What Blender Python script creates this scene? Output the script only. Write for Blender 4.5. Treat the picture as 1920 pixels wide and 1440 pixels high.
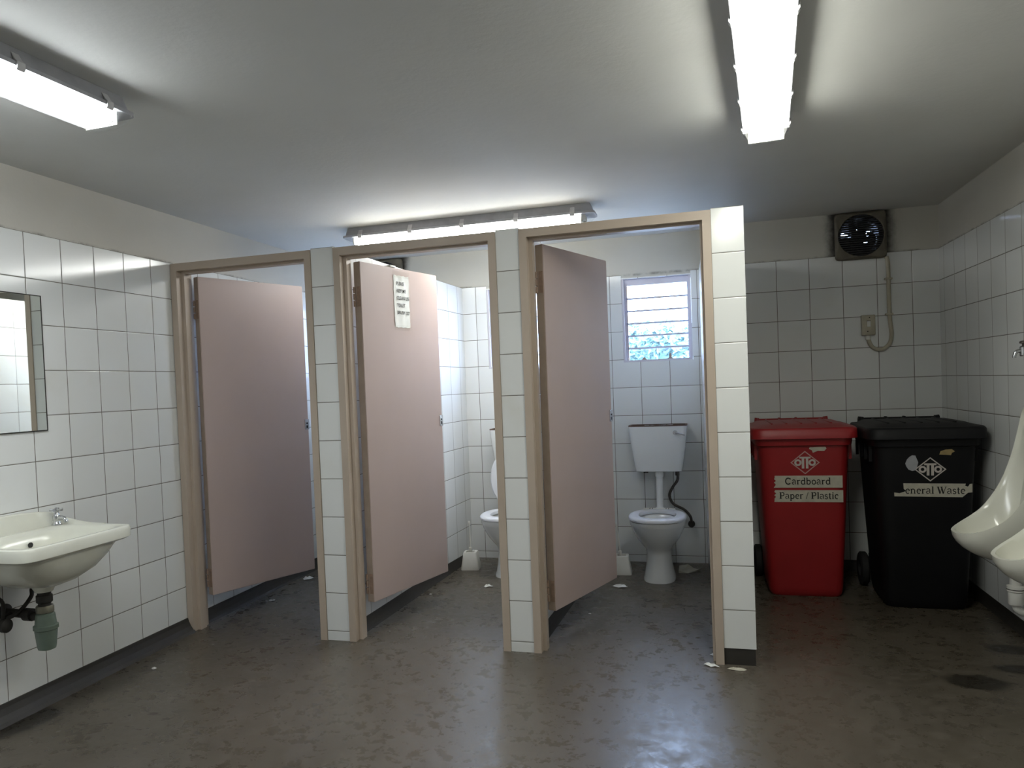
import bpy, bmesh, math, random
from mathutils import Vector, Matrix

# ------------------------------------------------------------------ clear
for o in list(bpy.data.objects):
    bpy.data.objects.remove(o)
S = bpy.context.scene
COL = S.collection
random.seed(7)
PI = math.pi

# ------------------------------------------------------------------ camera, view, world
cam_d = bpy.data.cameras.new('camera')
cam_d.sensor_fit = 'HORIZONTAL'
cam_d.sensor_width = 36.0
cam_d.lens = 1440.86 / 1920 * 36.0
cam_d.shift_x = 0.03995
cam_d.shift_y = 0.02384
cam_d.clip_start = 0.02
cam = bpy.data.objects.new('camera', cam_d)
COL.objects.link(cam)
yaw, pit, rol = 0.29345, -0.02753, -0.04044
fwd = Vector((-math.sin(yaw) * math.cos(pit), math.cos(yaw) * math.cos(pit), math.sin(pit)))
rgt = Vector((math.cos(yaw), math.sin(yaw), 0))
upv = rgt.cross(fwd)
r2 = rgt * math.cos(rol) + upv * math.sin(rol)
u2 = -rgt * math.sin(rol) + upv * math.cos(rol)
M = Matrix(((r2.x, u2.x, -fwd.x), (r2.y, u2.y, -fwd.y), (r2.z, u2.z, -fwd.z))).to_4x4()
M.translation = Vector((2.7933, -3.6103, 1.2982))
cam.matrix_world = M
S.camera = cam

S.view_settings.view_transform = 'Standard'
S.view_settings.look = 'None'
S.view_settings.gamma = 1.0
S.view_settings.use_curve_mapping = False
S.view_settings.exposure = 0.0

LAMP = 50.0            # radiance of the fluorescent diffusers
SKY = 29.0
w = bpy.data.worlds.new('world')
S.world = w
w.use_nodes = True
bg = w.node_tree.nodes['Background']
bg.inputs['Color'].default_value = (0.49, 0.65, 1.0, 1)
bg.inputs['Strength'].default_value = SKY

# ------------------------------------------------------------------ constants (metres)
Zt = 2.05      # top of tiling
H = 2.322      # ceiling
D = 1.973      # back wall of the cubicles
D2 = 1.878     # back wall behind the bins
W = 4.234      # right wall
YF = -4.6      # wall behind the camera
P1 = (0.866, 0.993)
P2 = (1.859, 1.973)
P3 = (2.851, 2.988)
SK1, SK3 = 0.080, -0.060   # skew of the dividers over their depth

# ------------------------------------------------------------------ materials
def new_mat(name):
    m = bpy.data.materials.new(name)
    m.use_nodes = True
    nt = m.node_tree
    return m, nt, nt.nodes['Principled BSDF'], nt.nodes, nt.links

def math_node(nt, op, a, b=None, c=None, clamp=False):
    n = nt.nodes.new('ShaderNodeMath')
    n.operation = op
    n.use_clamp = clamp
    for i, v in enumerate((a, b, c)):
        if v is None:
            continue
        if isinstance(v, (int, float)):
            n.inputs[i].default_value = v
        else:
            nt.links.new(v, n.inputs[i])
    return n.outputs[0]

def mapr(nt, v, a, b, c=0.0, d=1.0, smooth=True):
    n = nt.nodes.new('ShaderNodeMapRange')
    if smooth:
        n.interpolation_type = 'SMOOTHSTEP'
    nt.links.new(v, n.inputs[0])
    for i, x in zip((1, 2, 3, 4), (a, b, c, d)):
        n.inputs[i].default_value = x
    return n.outputs[0]

def noise(nt, vec, scale, detail=4.0, rough=0.55, dist=0.0):
    n = nt.nodes.new('ShaderNodeTexNoise')
    n.inputs['Scale'].default_value = scale
    n.inputs['Detail'].default_value = detail
    n.inputs['Roughness'].default_value = rough
    n.inputs['Distortion'].default_value = dist
    if vec is not None:
        nt.links.new(vec, n.inputs['Vector'])
    return n.outputs[0]

def mixc(nt, f, a, b):
    n = nt.nodes.new('ShaderNodeMix')
    n.data_type = 'RGBA'
    for i, v in ((0, f), (6, a), (7, b)):
        if isinstance(v, (int, float)):
            n.inputs[i].default_value = v
        elif isinstance(v, tuple):
            n.inputs[i].default_value = (*v, 1) if len(v) == 3 else v
        else:
            nt.links.new(v, n.inputs[i])
    return n.outputs[2]

def bump(nt, h, strength, dist, b):
    n = nt.nodes.new('ShaderNodeBump')
    n.inputs['Strength'].default_value = strength
    n.inputs['Distance'].default_value = dist
    nt.links.new(h, n.inputs['Height'])
    nt.links.new(n.outputs[0], b.inputs['Normal'])

def geo_pos(nt):
    return nt.nodes.new('ShaderNodeNewGeometry').outputs['Position']

def obj_co(nt):
    return nt.nodes.new('ShaderNodeTexCoord').outputs['Object']

def simple(name, col, rough=0.5, metal=0.0, var=0.08, scale=12.0, bmp=0.0, bscale=60.0, spec=0.5, coat=0.0):
    m, nt, b, N, L = new_mat(name)
    co = obj_co(nt)
    f = noise(nt, co, scale)
    dark = tuple(c * (1 - var * 2) for c in col)
    lite = tuple(min(1, c * (1 + var * 2)) for c in col)
    L.new(mixc(nt, f, dark, lite), b.inputs['Base Color'])
    b.inputs['Roughness'].default_value = rough
    b.inputs['Metallic'].default_value = metal
    b.inputs['Specular IOR Level'].default_value = spec
    b.inputs['Coat Weight'].default_value = coat
    if bmp:
        bump(nt, noise(nt, co, bscale), bmp, 0.002, b)
    return m

def tile_mat(name, col, grout, rough=0.16):
    m, nt, b, N, L = new_mat(name)
    uv = N.new('ShaderNodeUVMap').outputs[0]
    sep = N.new('ShaderNodeSeparateXYZ')
    L.new(uv, sep.inputs[0])
    masks, ids, soft = [], [], []
    for ax in (0, 1):
        q = math_node(nt, 'DIVIDE', sep.outputs[ax], 0.2)
        fr = math_node(nt, 'FRACT', q)
        dist = math_node(nt, 'SUBTRACT', 0.5, math_node(nt, 'ABSOLUTE', math_node(nt, 'SUBTRACT', fr, 0.5)))
        masks.append(mapr(nt, dist, 0.007, 0.0105, 1, 0))
        soft.append(mapr(nt, dist, 0.005, 0.022, 0, 1))
        ids.append(math_node(nt, 'FLOOR', q))
    g = math_node(nt, 'MAXIMUM', masks[0], masks[1])
    hgt = math_node(nt, 'MINIMUM', soft[0], soft[1])
    cmb = N.new('ShaderNodeCombineXYZ')
    L.new(ids[0], cmb.inputs[0])
    L.new(ids[1], cmb.inputs[1])
    wn = N.new('ShaderNodeTexWhiteNoise')
    wn.noise_dimensions = '2D'
    L.new(cmb.outputs[0], wn.inputs['Vector'])
    f = mapr(nt, wn.outputs['Value'], 0, 1, 0.0, 1.0, False)
    c = mixc(nt, f, tuple(x * 0.94 for x in col), col)
    pos = geo_pos(nt)
    n1 = noise(nt, pos, 3.0, 5.0)
    c = mixc(nt, mapr(nt, n1, 0.55, 0.85, 0, 0.35), c, (col[0] * .78, col[1] * .74, col[2] * .62))
    gn = noise(nt, pos, 9.0, 3.0)
    gc = mixc(nt, gn, tuple(x * 0.55 for x in grout), tuple(x * 1.5 for x in grout))
    L.new(mixc(nt, g, c, gc), b.inputs['Base Color'])
    L.new(math_node(nt, 'ADD', math_node(nt, 'MULTIPLY', g, 0.6), rough), b.inputs['Roughness'])
    wav = math_node(nt, 'MULTIPLY', noise(nt, pos, 7.0, 1.0), 0.25)
    bump(nt, math_node(nt, 'ADD', hgt, wav), 0.5, 0.0016, b)
    return m

def plaster_mat(name, col, soot_boxes=(), rough=0.75, lines=True):
    """painted plaster; soot_boxes: (cx, cz, half) squares in the x-z plane with dirt blown around them"""
    m, nt, b, N, L = new_mat(name)
    pos = geo_pos(nt)
    n1 = noise(nt, pos, 1.7, 5.0)
    c = mixc(nt, n1, tuple(x * 0.9 for x in col), tuple(min(1, x * 1.08) for x in col))
    sep = N.new('ShaderNodeSeparateXYZ')
    L.new(pos, sep.inputs[0])
    nn = noise(nt, pos, 9.0, 5.0, 0.65)
    # grime along the top edge of the tiling and under the ceiling
    for z, wd in (((Zt, 0.016),) if lines else ()):
        dz = math_node(nt, 'ABSOLUTE', math_node(nt, 'SUBTRACT', sep.outputs[2], z))
        k = math_node(nt, 'MULTIPLY', mapr(nt, dz, 0.0, wd, 1, 0), mapr(nt, nn, 0.42, 0.62, 0.05, 0.6))
        c = mixc(nt, k, c, (0.06, 0.05, 0.04))
    for (cx, cz, hs) in soot_boxes:
        dx = math_node(nt, 'ABSOLUTE', math_node(nt, 'SUBTRACT', sep.outputs[0], cx))
        dz = math_node(nt, 'ABSOLUTE', math_node(nt, 'SUBTRACT', sep.outputs[2], cz))
        d = math_node(nt, 'SUBTRACT', math_node(nt, 'MAXIMUM', dx, dz), hs)
        d = math_node(nt, 'ADD', d, math_node(nt, 'MULTIPLY', math_node(nt, 'SUBTRACT', nn, 0.5), 0.10))
        c = mixc(nt, mapr(nt, d, -0.01, 0.075, 0.95, 0), c, (0.018, 0.016, 0.014))
    L.new(c, b.inputs['Base Color'])
    b.inputs['Roughness'].default_value = rough
    b.inputs['Specular IOR Level'].default_value = 0.25
    bump(nt, noise(nt, pos, 45.0, 4.0), 0.35, 0.003, b)
    return m

def floor_mat():
    m, nt, b, N, L = new_mat('worn_concrete_floor')
    pos = geo_pos(nt)
    mp = N.new('ShaderNodeMapping')
    L.new(pos, mp.inputs[0])
    mp.inputs['Scale'].default_value = (1.0, 1.0, 1.0)
    n1 = noise(nt, mp.outputs[0], 1.3, 6.0, 0.6, 0.4)
    n2 = noise(nt, pos, 6.0, 6.0, 0.65, 0.6)
    n3 = noise(nt, pos, 40.0, 4.0, 0.6)
    c = mixc(nt, mapr(nt, n1, 0.25, 0.75, 0, 1), (0.046, 0.037, 0.024), (0.080, 0.066, 0.046))
    c = mixc(nt, mapr(nt, n2, 0.36, 0.72, 0, 0.45), c, (0.105, 0.090, 0.070))
    c = mixc(nt, mapr(nt, n3, 0.50, 0.8, 0, 0.35), c, (0.042, 0.036, 0.028))
    n5 = noise(nt, pos, 17.0, 8.0, 0.7, 0.3)
    c = mixc(nt, mapr(nt, n5, 0.42, 0.70, 0, 0.55), c, (0.118, 0.103, 0.082))
    c = mixc(nt, mapr(nt, n5, 0.46, 0.28, 0, 0.5), c, (0.034, 0.028, 0.020))
    # scuffs and dark flecks
    st = N.new('ShaderNodeMapping')
    L.new(pos, st.inputs[0])
    st.inputs['Scale'].default_value = (10.0, 19.0, 1.0)
    n4 = noise(nt, st.outputs[0], 1.0, 3.0, 0.5, 0.8)
    n6 = noise(nt, pos, 2.3, 3.0, 0.5)
    fl = math_node(nt, 'MULTIPLY', mapr(nt, n4, 0.640, 0.69, 0, 0.8), mapr(nt, n6, 0.50, 0.66, 0.12, 1.0))
    c = mixc(nt, fl, c, (0.026, 0.022, 0.017))
    # middle of the floor painted paler, standing in for brighter light there
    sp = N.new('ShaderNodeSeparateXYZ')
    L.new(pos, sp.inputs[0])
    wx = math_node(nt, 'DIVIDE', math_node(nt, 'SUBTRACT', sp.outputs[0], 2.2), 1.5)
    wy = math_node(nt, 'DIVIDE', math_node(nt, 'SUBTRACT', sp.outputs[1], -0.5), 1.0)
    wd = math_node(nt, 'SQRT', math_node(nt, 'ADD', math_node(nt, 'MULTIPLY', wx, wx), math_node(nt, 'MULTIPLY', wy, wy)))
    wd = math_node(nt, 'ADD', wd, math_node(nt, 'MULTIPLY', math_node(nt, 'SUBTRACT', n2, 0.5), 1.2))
    brightened = mapr(nt, wd, 0.55, 1.25, 0.62, 0)
    c = mixc(nt, brightened, c, mixc(nt, n5, (0.105, 0.090, 0.072), (0.165, 0.145, 0.122)))
    c = mixc(nt, math_node(nt, 'MULTIPLY', fl, brightened), c, (0.035, 0.030, 0.024))
    # damp stains, each with a place of its own on the floor
    sep = N.new('ShaderNodeSeparateXYZ')
    L.new(pos, sep.inputs[0])
    wet = None
    for (sx, sy, rx, ry) in ((4.11, 0.42, .10, .07), (4.08, 0.16, .14, .06), (3.84, -0.02, .13, .09), (0.095, -1.17, .085, .17)):
        ax = math_node(nt, 'DIVIDE', math_node(nt, 'SUBTRACT', sep.outputs[0], sx), rx)
        ay = math_node(nt, 'DIVIDE', math_node(nt, 'SUBTRACT', sep.outputs[1], sy), ry)
        d = math_node(nt, 'SQRT', math_node(nt, 'ADD', math_node(nt, 'MULTIPLY', ax, ax), math_node(nt, 'MULTIPLY', ay, ay)))
        d = math_node(nt, 'ADD', d, math_node(nt, 'MULTIPLY', math_node(nt, 'SUBTRACT', n2, 0.5), 0.9))
        k = mapr(nt, d, 0.75, 1.15, 0.85, 0)
        wet = k if wet is None else math_node(nt, 'MAXIMUM', wet, k)
    c = mixc(nt, wet, c, (0.012, 0.010, 0.007))
    L.new(c, b.inputs['Base Color'])
    r = math_node(nt, 'ADD', math_node(nt, 'ADD', mapr(nt, n2, 0.35, 0.65, 0.0, 0.10), mapr(nt, n5, 0.38, 0.62, 0.20, 0.36)), math_node(nt, 'MULTIPLY', fl, 0.35))
    L.new(r, b.inputs['Roughness'])
    b.inputs['Specular IOR Level'].default_value = 0.5
    hh = math_node(nt, 'ADD', math_node(nt, 'MULTIPLY', n2, 0.6), math_node(nt, 'MULTIPLY', n5, 0.5))
    bump(nt, hh, 0.22, 0.006, b)
    return m

def emit_mat(name, col, strength):
    m = bpy.data.materials.new(name)
    m.use_nodes = True
    nt = m.node_tree
    nt.nodes.clear()
    e = nt.nodes.new('ShaderNodeEmission')
    e.inputs[0].default_value = (*col, 1)
    e.inputs[1].default_value = strength
    o = nt.nodes.new('ShaderNodeOutputMaterial')
    nt.links.new(e.outputs[0], o.inputs[0])
    return m

def clear_mat(name, tint, clear, second='translucent', rough=0.1):
    """thin plastic or glass sheet: part clear, part milky"""
    m = bpy.data.materials.new(name)
    m.use_nodes = True
    nt = m.node_tree
    nt.nodes.clear()
    t = nt.nodes.new('ShaderNodeBsdfTransparent')
    t.inputs[0].default_value = (*tint, 1)
    s = nt.nodes.new('ShaderNodeBsdfTranslucent' if second == 'translucent' else 'ShaderNodeBsdfDiffuse')
    s.inputs[0].default_value = (*tint, 1)
    mx = nt.nodes.new('ShaderNodeMixShader')
    mx.inputs[0].default_value = 1 - clear
    nt.links.new(t.outputs[0], mx.inputs[1])
    nt.links.new(s.outputs[0], mx.inputs[2])
    g = nt.nodes.new('ShaderNodeBsdfGlossy')
    g.inputs['Roughness'].default_value = rough
    m2 = nt.nodes.new('ShaderNodeMixShader')
    m2.inputs[0].default_value = 0.045
    nt.links.new(mx.outputs[0], m2.inputs[1])
    nt.links.new(g.outputs[0], m2.inputs[2])
    o = nt.nodes.new('ShaderNodeOutputMaterial')
    nt.links.new(m2.outputs[0], o.inputs[0])
    return m

FANS = ((3.79, D2), (0.45, D))
MT = dict(
    tile=tile_mat('white_glazed_tile', (0.79, 0.80, 0.785), (0.15, 0.135, 0.11)),
    plaster=plaster_mat('cream_plaster', (0.57, 0.545, 0.49)),
    back_plaster=plaster_mat('sooty_cream_plaster', (0.58, 0.56, 0.50), ((3.79, 2.167, .152), (0.45, 2.165, .152))),
    ceil=plaster_mat('ceiling_paint', (0.70, 0.70, 0.675), lines=False),
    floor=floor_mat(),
    kerb=simple('dark_cement_kerb', (0.030, 0.027, 0.023), 0.5, var=.2, scale=6, bmp=.3),
    frame=simple('beige_gloss_steel_paint', (0.475, 0.392, 0.315), 0.42, var=.05, scale=5),
    door=simple('pinkish_beige_door_paint', (0.47, 0.37, 0.335), 0.45, var=.04, scale=3, bmp=.08, bscale=90),
    edge=simple('brown_door_edge_paint', (0.345, 0.275, 0.22), 0.5, var=.1, scale=14),
    rust=simple('rusty_painted_steel', (0.27, 0.185, 0.135), 0.65, var=.25, scale=40),
    chrome=simple('worn_chrome', (0.62, 0.63, 0.65), 0.22, 1.0, var=.06, scale=30),
    black=simple('black_plastic', (0.008, 0.008, 0.010), 0.5, var=.15, scale=8),
    bblack=simple('black_bin_plastic', (0.0035, 0.0035, 0.0045), 0.55, spec=.3, var=.15, scale=8, bmp=.1, bscale=200),
    red=simple('red_bin_plastic', (0.30, 0.012, 0.014), 0.42, var=.08, scale=6, bmp=.1, bscale=200),
    rubber=simple('black_rubber', (0.010, 0.010, 0.010), 0.75, var=.2, scale=20),
    ceramic=simple('white_glazed_ceramic', (0.78, 0.785, 0.77), 0.12, var=.02, scale=4),
    basin=simple('cream_glazed_ceramic', (0.72, 0.72, 0.63), 0.16, var=.05, scale=7),
    urinal=simple('ivory_glazed_ceramic', (0.80, 0.795, 0.70), 0.14, var=.03, scale=6),
    seat=simple('white_plastic_seat', (0.74, 0.75, 0.78), 0.25, var=.02),
    wplastic=simple('white_plastic', (0.72, 0.71, 0.66), 0.4, var=.05),
    dplastic=simple('grubby_grey_plastic', (0.30, 0.275, 0.225), 0.5, var=.2, scale=14),
    clip=simple('pale_grey_clip_plastic', (0.60, 0.60, 0.61), 0.4, var=.08, scale=18),
    house=simple('grey_polyester_housing', (0.37, 0.375, 0.40), 0.5, var=.12, scale=18),
    brown=simple('brown_water_stain', (0.10, 0.055, 0.035), 0.6, var=.2),
    hose=simple('dark_braided_hose', (0.075, 0.065, 0.058), 0.45, 0.4, var=.3, scale=90),
    grime=simple('black_corroded_pipe', (0.022, 0.020, 0.017), 0.6, var=.3, scale=40, bmp=.4),
    trap=simple('green_grey_trap_plastic', (0.16, 0.21, 0.17), 0.25, var=.15, scale=16),
    collar=simple('dull_bronze_collar', (0.20, 0.19, 0.145), 0.4, 0.5, var=.2, scale=30),
    conduit=simple('dusty_cream_conduit', (0.47, 0.43, 0.33), 0.5, var=.12, scale=20),
    paper=simple('white_paper', (0.76, 0.77, 0.74), 0.8, var=.06, scale=14),
    label=simple('dirty_paper_label', (0.52, 0.49, 0.40), 0.7, var=.14, scale=30),
    tape=clear_mat('clear_sticky_tape', (0.99, 0.985, 0.97), 0.95),
    ink=simple('black_ink', (0.012, 0.011, 0.010), 0.7, var=.1),
    logo=simple('pale_printed_mark', (0.55, 0.50, 0.46), 0.6, var=.04),
    logop=simple('pinkish_printed_mark', (0.52, 0.30, 0.27), 0.6, var=.04),
    winframe=simple('white_window_paint', (0.62, 0.60, 0.65), 0.4, var=.04),
    gedge=simple('grey_glass_edge', (0.50, 0.50, 0.60), 0.35, var=.04),
    mirror=simple('silvered_glass', (0.86, 0.90, 0.87), 0.015, 1.0, var=.0),
    leaf=simple('dark_evergreen_leaves', (0.17, 0.29, 0.27), 0.6, var=.3, scale=6),
    bark=simple('bark', (0.11, 0.08, 0.055), 0.8, var=.2),
    ground=simple('outside_concrete', (0.42, 0.41, 0.38), 0.8, var=.1, scale=2),
    glass=clear_mat('obscure_louvre_glass', (0.95, 0.99, 0.99), 0.985),
    cover=clear_mat('clear_ribbed_cover', (0.97, 0.98, 0.975), 0.97),
    lampA=emit_mat('lit_tube_cool', (0.93, 0.97, 1.0), LAMP * 0.96),
    lampA_side=emit_mat('lit_tube_cool_side', (0.93, 0.97, 1.0), LAMP * 0.60),
    lampB=emit_mat('lit_tube_neutral', (1.0, 1.0, 0.91), LAMP * 0.76),
    lampB_side=emit_mat('lit_tube_neutral_side', (1.0, 1.0, 0.91), LAMP * 0.88 * 0.60),
    lampC=emit_mat('lit_tube_white', (1.0, 1.0, 0.98), LAMP * 0.98),
    lampC_side=emit_mat('lit_tube_white_side', (1.0, 1.0, 0.96), LAMP * 0.60),
    sooty=simple('soot_coated_fan_plastic', (0.13, 0.115, 0.085), 0.6, var=.3, scale=14),
    tan=simple('torn_brown_sticker', (0.36, 0.27, 0.12), 0.7, var=.2, scale=40),
)

# ------------------------------------------------------------------ mesh helpers
def link(name, bm, mats, parent=None, smooth=True, angle=35, recalc=True):
    if recalc:
        bmesh.ops.recalc_face_normals(bm, faces=bm.faces[:])
    me = bpy.data.meshes.new(name)
    bm.to_mesh(me)
    bm.free()
    if not isinstance(mats, (list, tuple)):
        mats = [mats]
    for m in mats:
        me.materials.append(MT[m] if isinstance(m, str) else m)
    if smooth:
        for p in me.polygons:
            p.use_smooth = True
        me.set_sharp_from_angle(angle=math.radians(angle))
    o = bpy.data.objects.new(name, me)
    COL.objects.link(o)
    if parent is not None:
        o.parent = parent
    return o

def empty(name, loc=(0, 0, 0), rz=0.0):
    o = bpy.data.objects.new(name, None)
    o.empty_display_size = 0.1
    o.location = loc
    o.rotation_euler = (0, 0, rz)
    COL.objects.link(o)
    return o

def tag(o, label, cat, group=None, kind=None):
    o['label'] = label
    o['category'] = cat
    if group:
        o['group'] = group
    if kind:
        o['kind'] = kind
    return o

def copy_tree(o, parent=None):
    c = o.copy()
    COL.objects.link(c)
    if parent is not None:
        c.parent = parent
    for ch in list(o.children):
        copy_tree(ch, c)
    return c

def box(bm, x0, x1, y0, y1, z0, z1, bev=0.0, mi=0, seg=2):
    vs = [bm.verts.new((x, y, z)) for x in (x0, x1) for y in (y0, y1) for z in (z0, z1)]
    fs = [(0, 1, 3, 2), (4, 6, 7, 5), (0, 4, 5, 1), (2, 3, 7, 6), (0, 2, 6, 4), (1, 5, 7, 3)]
    faces = [bm.faces.new([vs[i] for i in f]) for f in fs]
    for f in faces:
        f.material_index = mi
    if bev:
        es = list({e for f in faces for e in f.edges})
        r = bmesh.ops.bevel(bm, geom=es, offset=bev, segments=seg, affect='EDGES', profile=0.5)
        for f in r['faces']:
            f.material_index = mi
    return faces

def loft(bm, loops, cap0=True, cap1=True, closed=True, mi=0):
    rows = [[bm.verts.new(p) for p in lp] for lp in loops]
    n = len(rows[0])
    for a, b in zip(rows, rows[1:]):
        for i in range(n if closed else n - 1):
            j = (i + 1) % n
            f = bm.faces.new((a[i], a[j], b[j], b[i]))
            f.material_index = mi
    if cap0:
        bm.faces.new(list(reversed(rows[0]))).material_index = mi
    if cap1:
        bm.faces.new(rows[-1]).material_index = mi
    return rows

def frames(pts):
    pts = [Vector(p) for p in pts]
    out = []
    prev = None
    for i, p in enumerate(pts):
        t = (pts[min(i + 1, len(pts) - 1)] - pts[max(i - 1, 0)]).normalized()
        if prev is None:
            a = Vector((0, 0, 1)) if abs(t.z) < 0.9 else Vector((1, 0, 0))
            n = (a - t * a.dot(t)).normalized()
        else:
            n = (prev - t * prev.dot(t)).normalized()
        prev = n
        out.append((p, n, t.cross(n)))
    return out

def tube(bm, pts, r, n=12, mi=0, cap=True):
    fr = frames(pts)
    rs = r if isinstance(r, (list, tuple)) else [r] * len(fr)
    loops = []
    for (p, a, b), rr in zip(fr, rs):
        loops.append([p + (a * math.cos(2 * PI * k / n) + b * math.sin(2 * PI * k / n)) * rr for k in range(n)])
    loft(bm, loops, cap, cap, mi=mi)

def lathe(bm, prof, c=(0, 0, 0), n=24, mi=0, axis='z', cap0=True, cap1=True):
    """prof: (radius, height) pairs along the axis"""
    loops = []
    for r, h in prof:
        lp = []
        for k in range(n):
            a = 2 * PI * k / n
            x, y = r * math.cos(a), r * math.sin(a)
            q = {'z': (x, y, h), 'y': (x, h, y), 'x': (h, x, y)}[axis]
            lp.append((c[0] + q[0], c[1] + q[1], c[2] + q[2]))
        loops.append(lp)
    loft(bm, loops, cap0, cap1, mi=mi)

def spline(pts, sub=6):
    pts = [Vector(p) for p in pts]
    out = []
    for i in range(len(pts) - 1):
        p0, p1, p2, p3 = pts[max(i - 1, 0)], pts[i], pts[i + 1], pts[min(i + 2, len(pts) - 1)]
        for k in range(sub):
            t = k / sub
            out.append(0.5 * ((2 * p1) + (p2 - p0) * t + (2 * p0 - 5 * p1 + 4 * p2 - p3) * t * t + (3 * p1 - p0 - 3 * p2 + p3) * t ** 3))
    out.append(pts[-1])
    return out

def superloop(cx, cy, z, hx, hy, e=4.0, n=48):
    """rounded-rectangle loop in the x-y plane"""
    lp = []
    for k in range(n):
        a = 2 * PI * k / n
        c, s = math.cos(a), math.sin(a)
        lp.append((cx + hx * math.copysign(abs(c) ** (2 / e), c), cy + hy * math.copysign(abs(s) ** (2 / e), s), z))
    return lp

def rrect(cx, cy, z, hx, hy, r, n=6):
    lp = []
    for (sx, sy, a0_) in ((1, 1, 0), (-1, 1, 90), (-1, -1, 180), (1, -1, 270)):
        for k in range(n + 1):
            a = math.radians(a0_ + 90 * k / n)
            lp.append((cx + sx * (hx - r) + r * math.cos(a), cy + sy * (hy - r) + r * math.sin(a), z))
    return lp

def poly_prism(bm, pts2, fn, t, mi=0):
    """flat outline pts2 mapped by fn(u, v, w) and given thickness t"""
    a = [bm.verts.new(fn(u, v, 0)) for u, v in pts2]
    b = [bm.verts.new(fn(u, v, t)) for u, v in pts2]
    n = len(a)
    bm.faces.new(a).material_index = mi
    bm.faces.new(list(reversed(b))).material_index = mi
    for i in range(n):
        j = (i + 1) % n
        bm.faces.new((a[i], b[i], b[j], a[j])).material_index = mi

def uvquad(bm, uvl, ps, uvs, mi=0):
    f = bm.faces.new([bm.verts.new(p) for p in ps])
    f.material_index = mi
    for l, q in zip(f.loops, uvs):
        l[uvl].uv = q
    return f

def panel(bm, uvl, fn, u0, u1, z0, z1, holes, th, mi, uo=0.0, back=True, reveal_mi=None):
    """upright sheet with rectangular holes; fn(u, depth, z) -> point; depth 0 is the face seen"""
    us = sorted({u0, u1, *[h[0] for h in holes], *[h[1] for h in holes]})
    zs = sorted({z0, z1, *[h[2] for h in holes], *[h[3] for h in holes]})
    us = [u for u in us if u0 <= u <= u1]
    zs = [z for z in zs if z0 <= z <= z1]
    def inside(u, z):
        return any(h[0] < u < h[1] and h[2] < z < h[3] for h in holes)
    def solid(i, j):
        if not (0 <= i < len(us) - 1 and 0 <= j < len(zs) - 1):
            return False
        return not inside((us[i] + us[i + 1]) / 2, (zs[j] + zs[j + 1]) / 2)
    def q(ps, uvs, m):
        uvquad(bm, uvl, ps, [(a - uo, b - Zt) for a, b in uvs], m)
    rm = mi if reveal_mi is None else reveal_mi
    for i in range(len(us) - 1):
        for j in range(len(zs) - 1):
            if not solid(i, j):
                continue
            a, b, c, d = us[i], us[i + 1], zs[j], zs[j + 1]
            cs = ((a, c), (b, c), (b, d), (a, d))
            q([fn(u, 0, z) for u, z in cs], cs, mi)
            if back:
                q([fn(u, th, z) for u, z in reversed(cs)], tuple(reversed(cs)), mi)
            for (di, dj, e) in ((-1, 0, ((a, d), (a, c))), (1, 0, ((b, c), (b, d))), (0, -1, ((a, c), (b, c))), (0, 1, ((b, d), (a, d)))):
                if not solid(i + di, j + dj):
                    (ua, za), (ub, zb) = e
                    ps = [fn(ua, 0, za), fn(ub, 0, zb), fn(ub, th, zb), fn(ua, th, za)]
                    if di:
                        uvs = [(uo + .02, za), (uo + .02, zb), (uo + .02 + th, zb), (uo + .02 + th, za)]
                    else:
                        uvs = [(ua, Zt + .02), (ub, Zt + .02), (ub, Zt + .02 + th), (ua, Zt + .02 + th)]
                    q(ps, uvs, rm)

def text_mesh(body, size, bold=0.0):
    c = bpy.data.curves.new('lettering', 'FONT')
    c.body = body
    c.size = size
    c.offset = bold
    c.align_x = 'LEFT'
    o = bpy.data.objects.new('lettering', c)
    COL.objects.link(o)
    bpy.context.view_layer.update()
    me = bpy.data.meshes.new_from_object(o.evaluated_get(bpy.context.evaluated_depsgraph_get()))
    bpy.data.objects.remove(o)
    return me

def add_text(bm, body, size, fn, bold=0.0, sx=1.0):
    """flat lettering mapped by fn(u, v, 0)"""
    me = text_mesh(body, size, bold)
    vs = [bm.verts.new(fn(v.co.x * sx, v.co.y, 0)) for v in me.vertices]
    for p in me.polygons:
        try:
            bm.faces.new([vs[i] for i in p.vertices])
        except ValueError:
            pass
    bpy.data.meshes.remove(me)

def arc(cx, cy, rx, ry, a0, a1, n=10):
    return [(cx + rx * math.cos(math.radians(a0 + (a1 - a0) * k / n)), cy + ry * math.sin(math.radians(a0 + (a1 - a0) * k / n))) for k in range(n + 1)]

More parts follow.
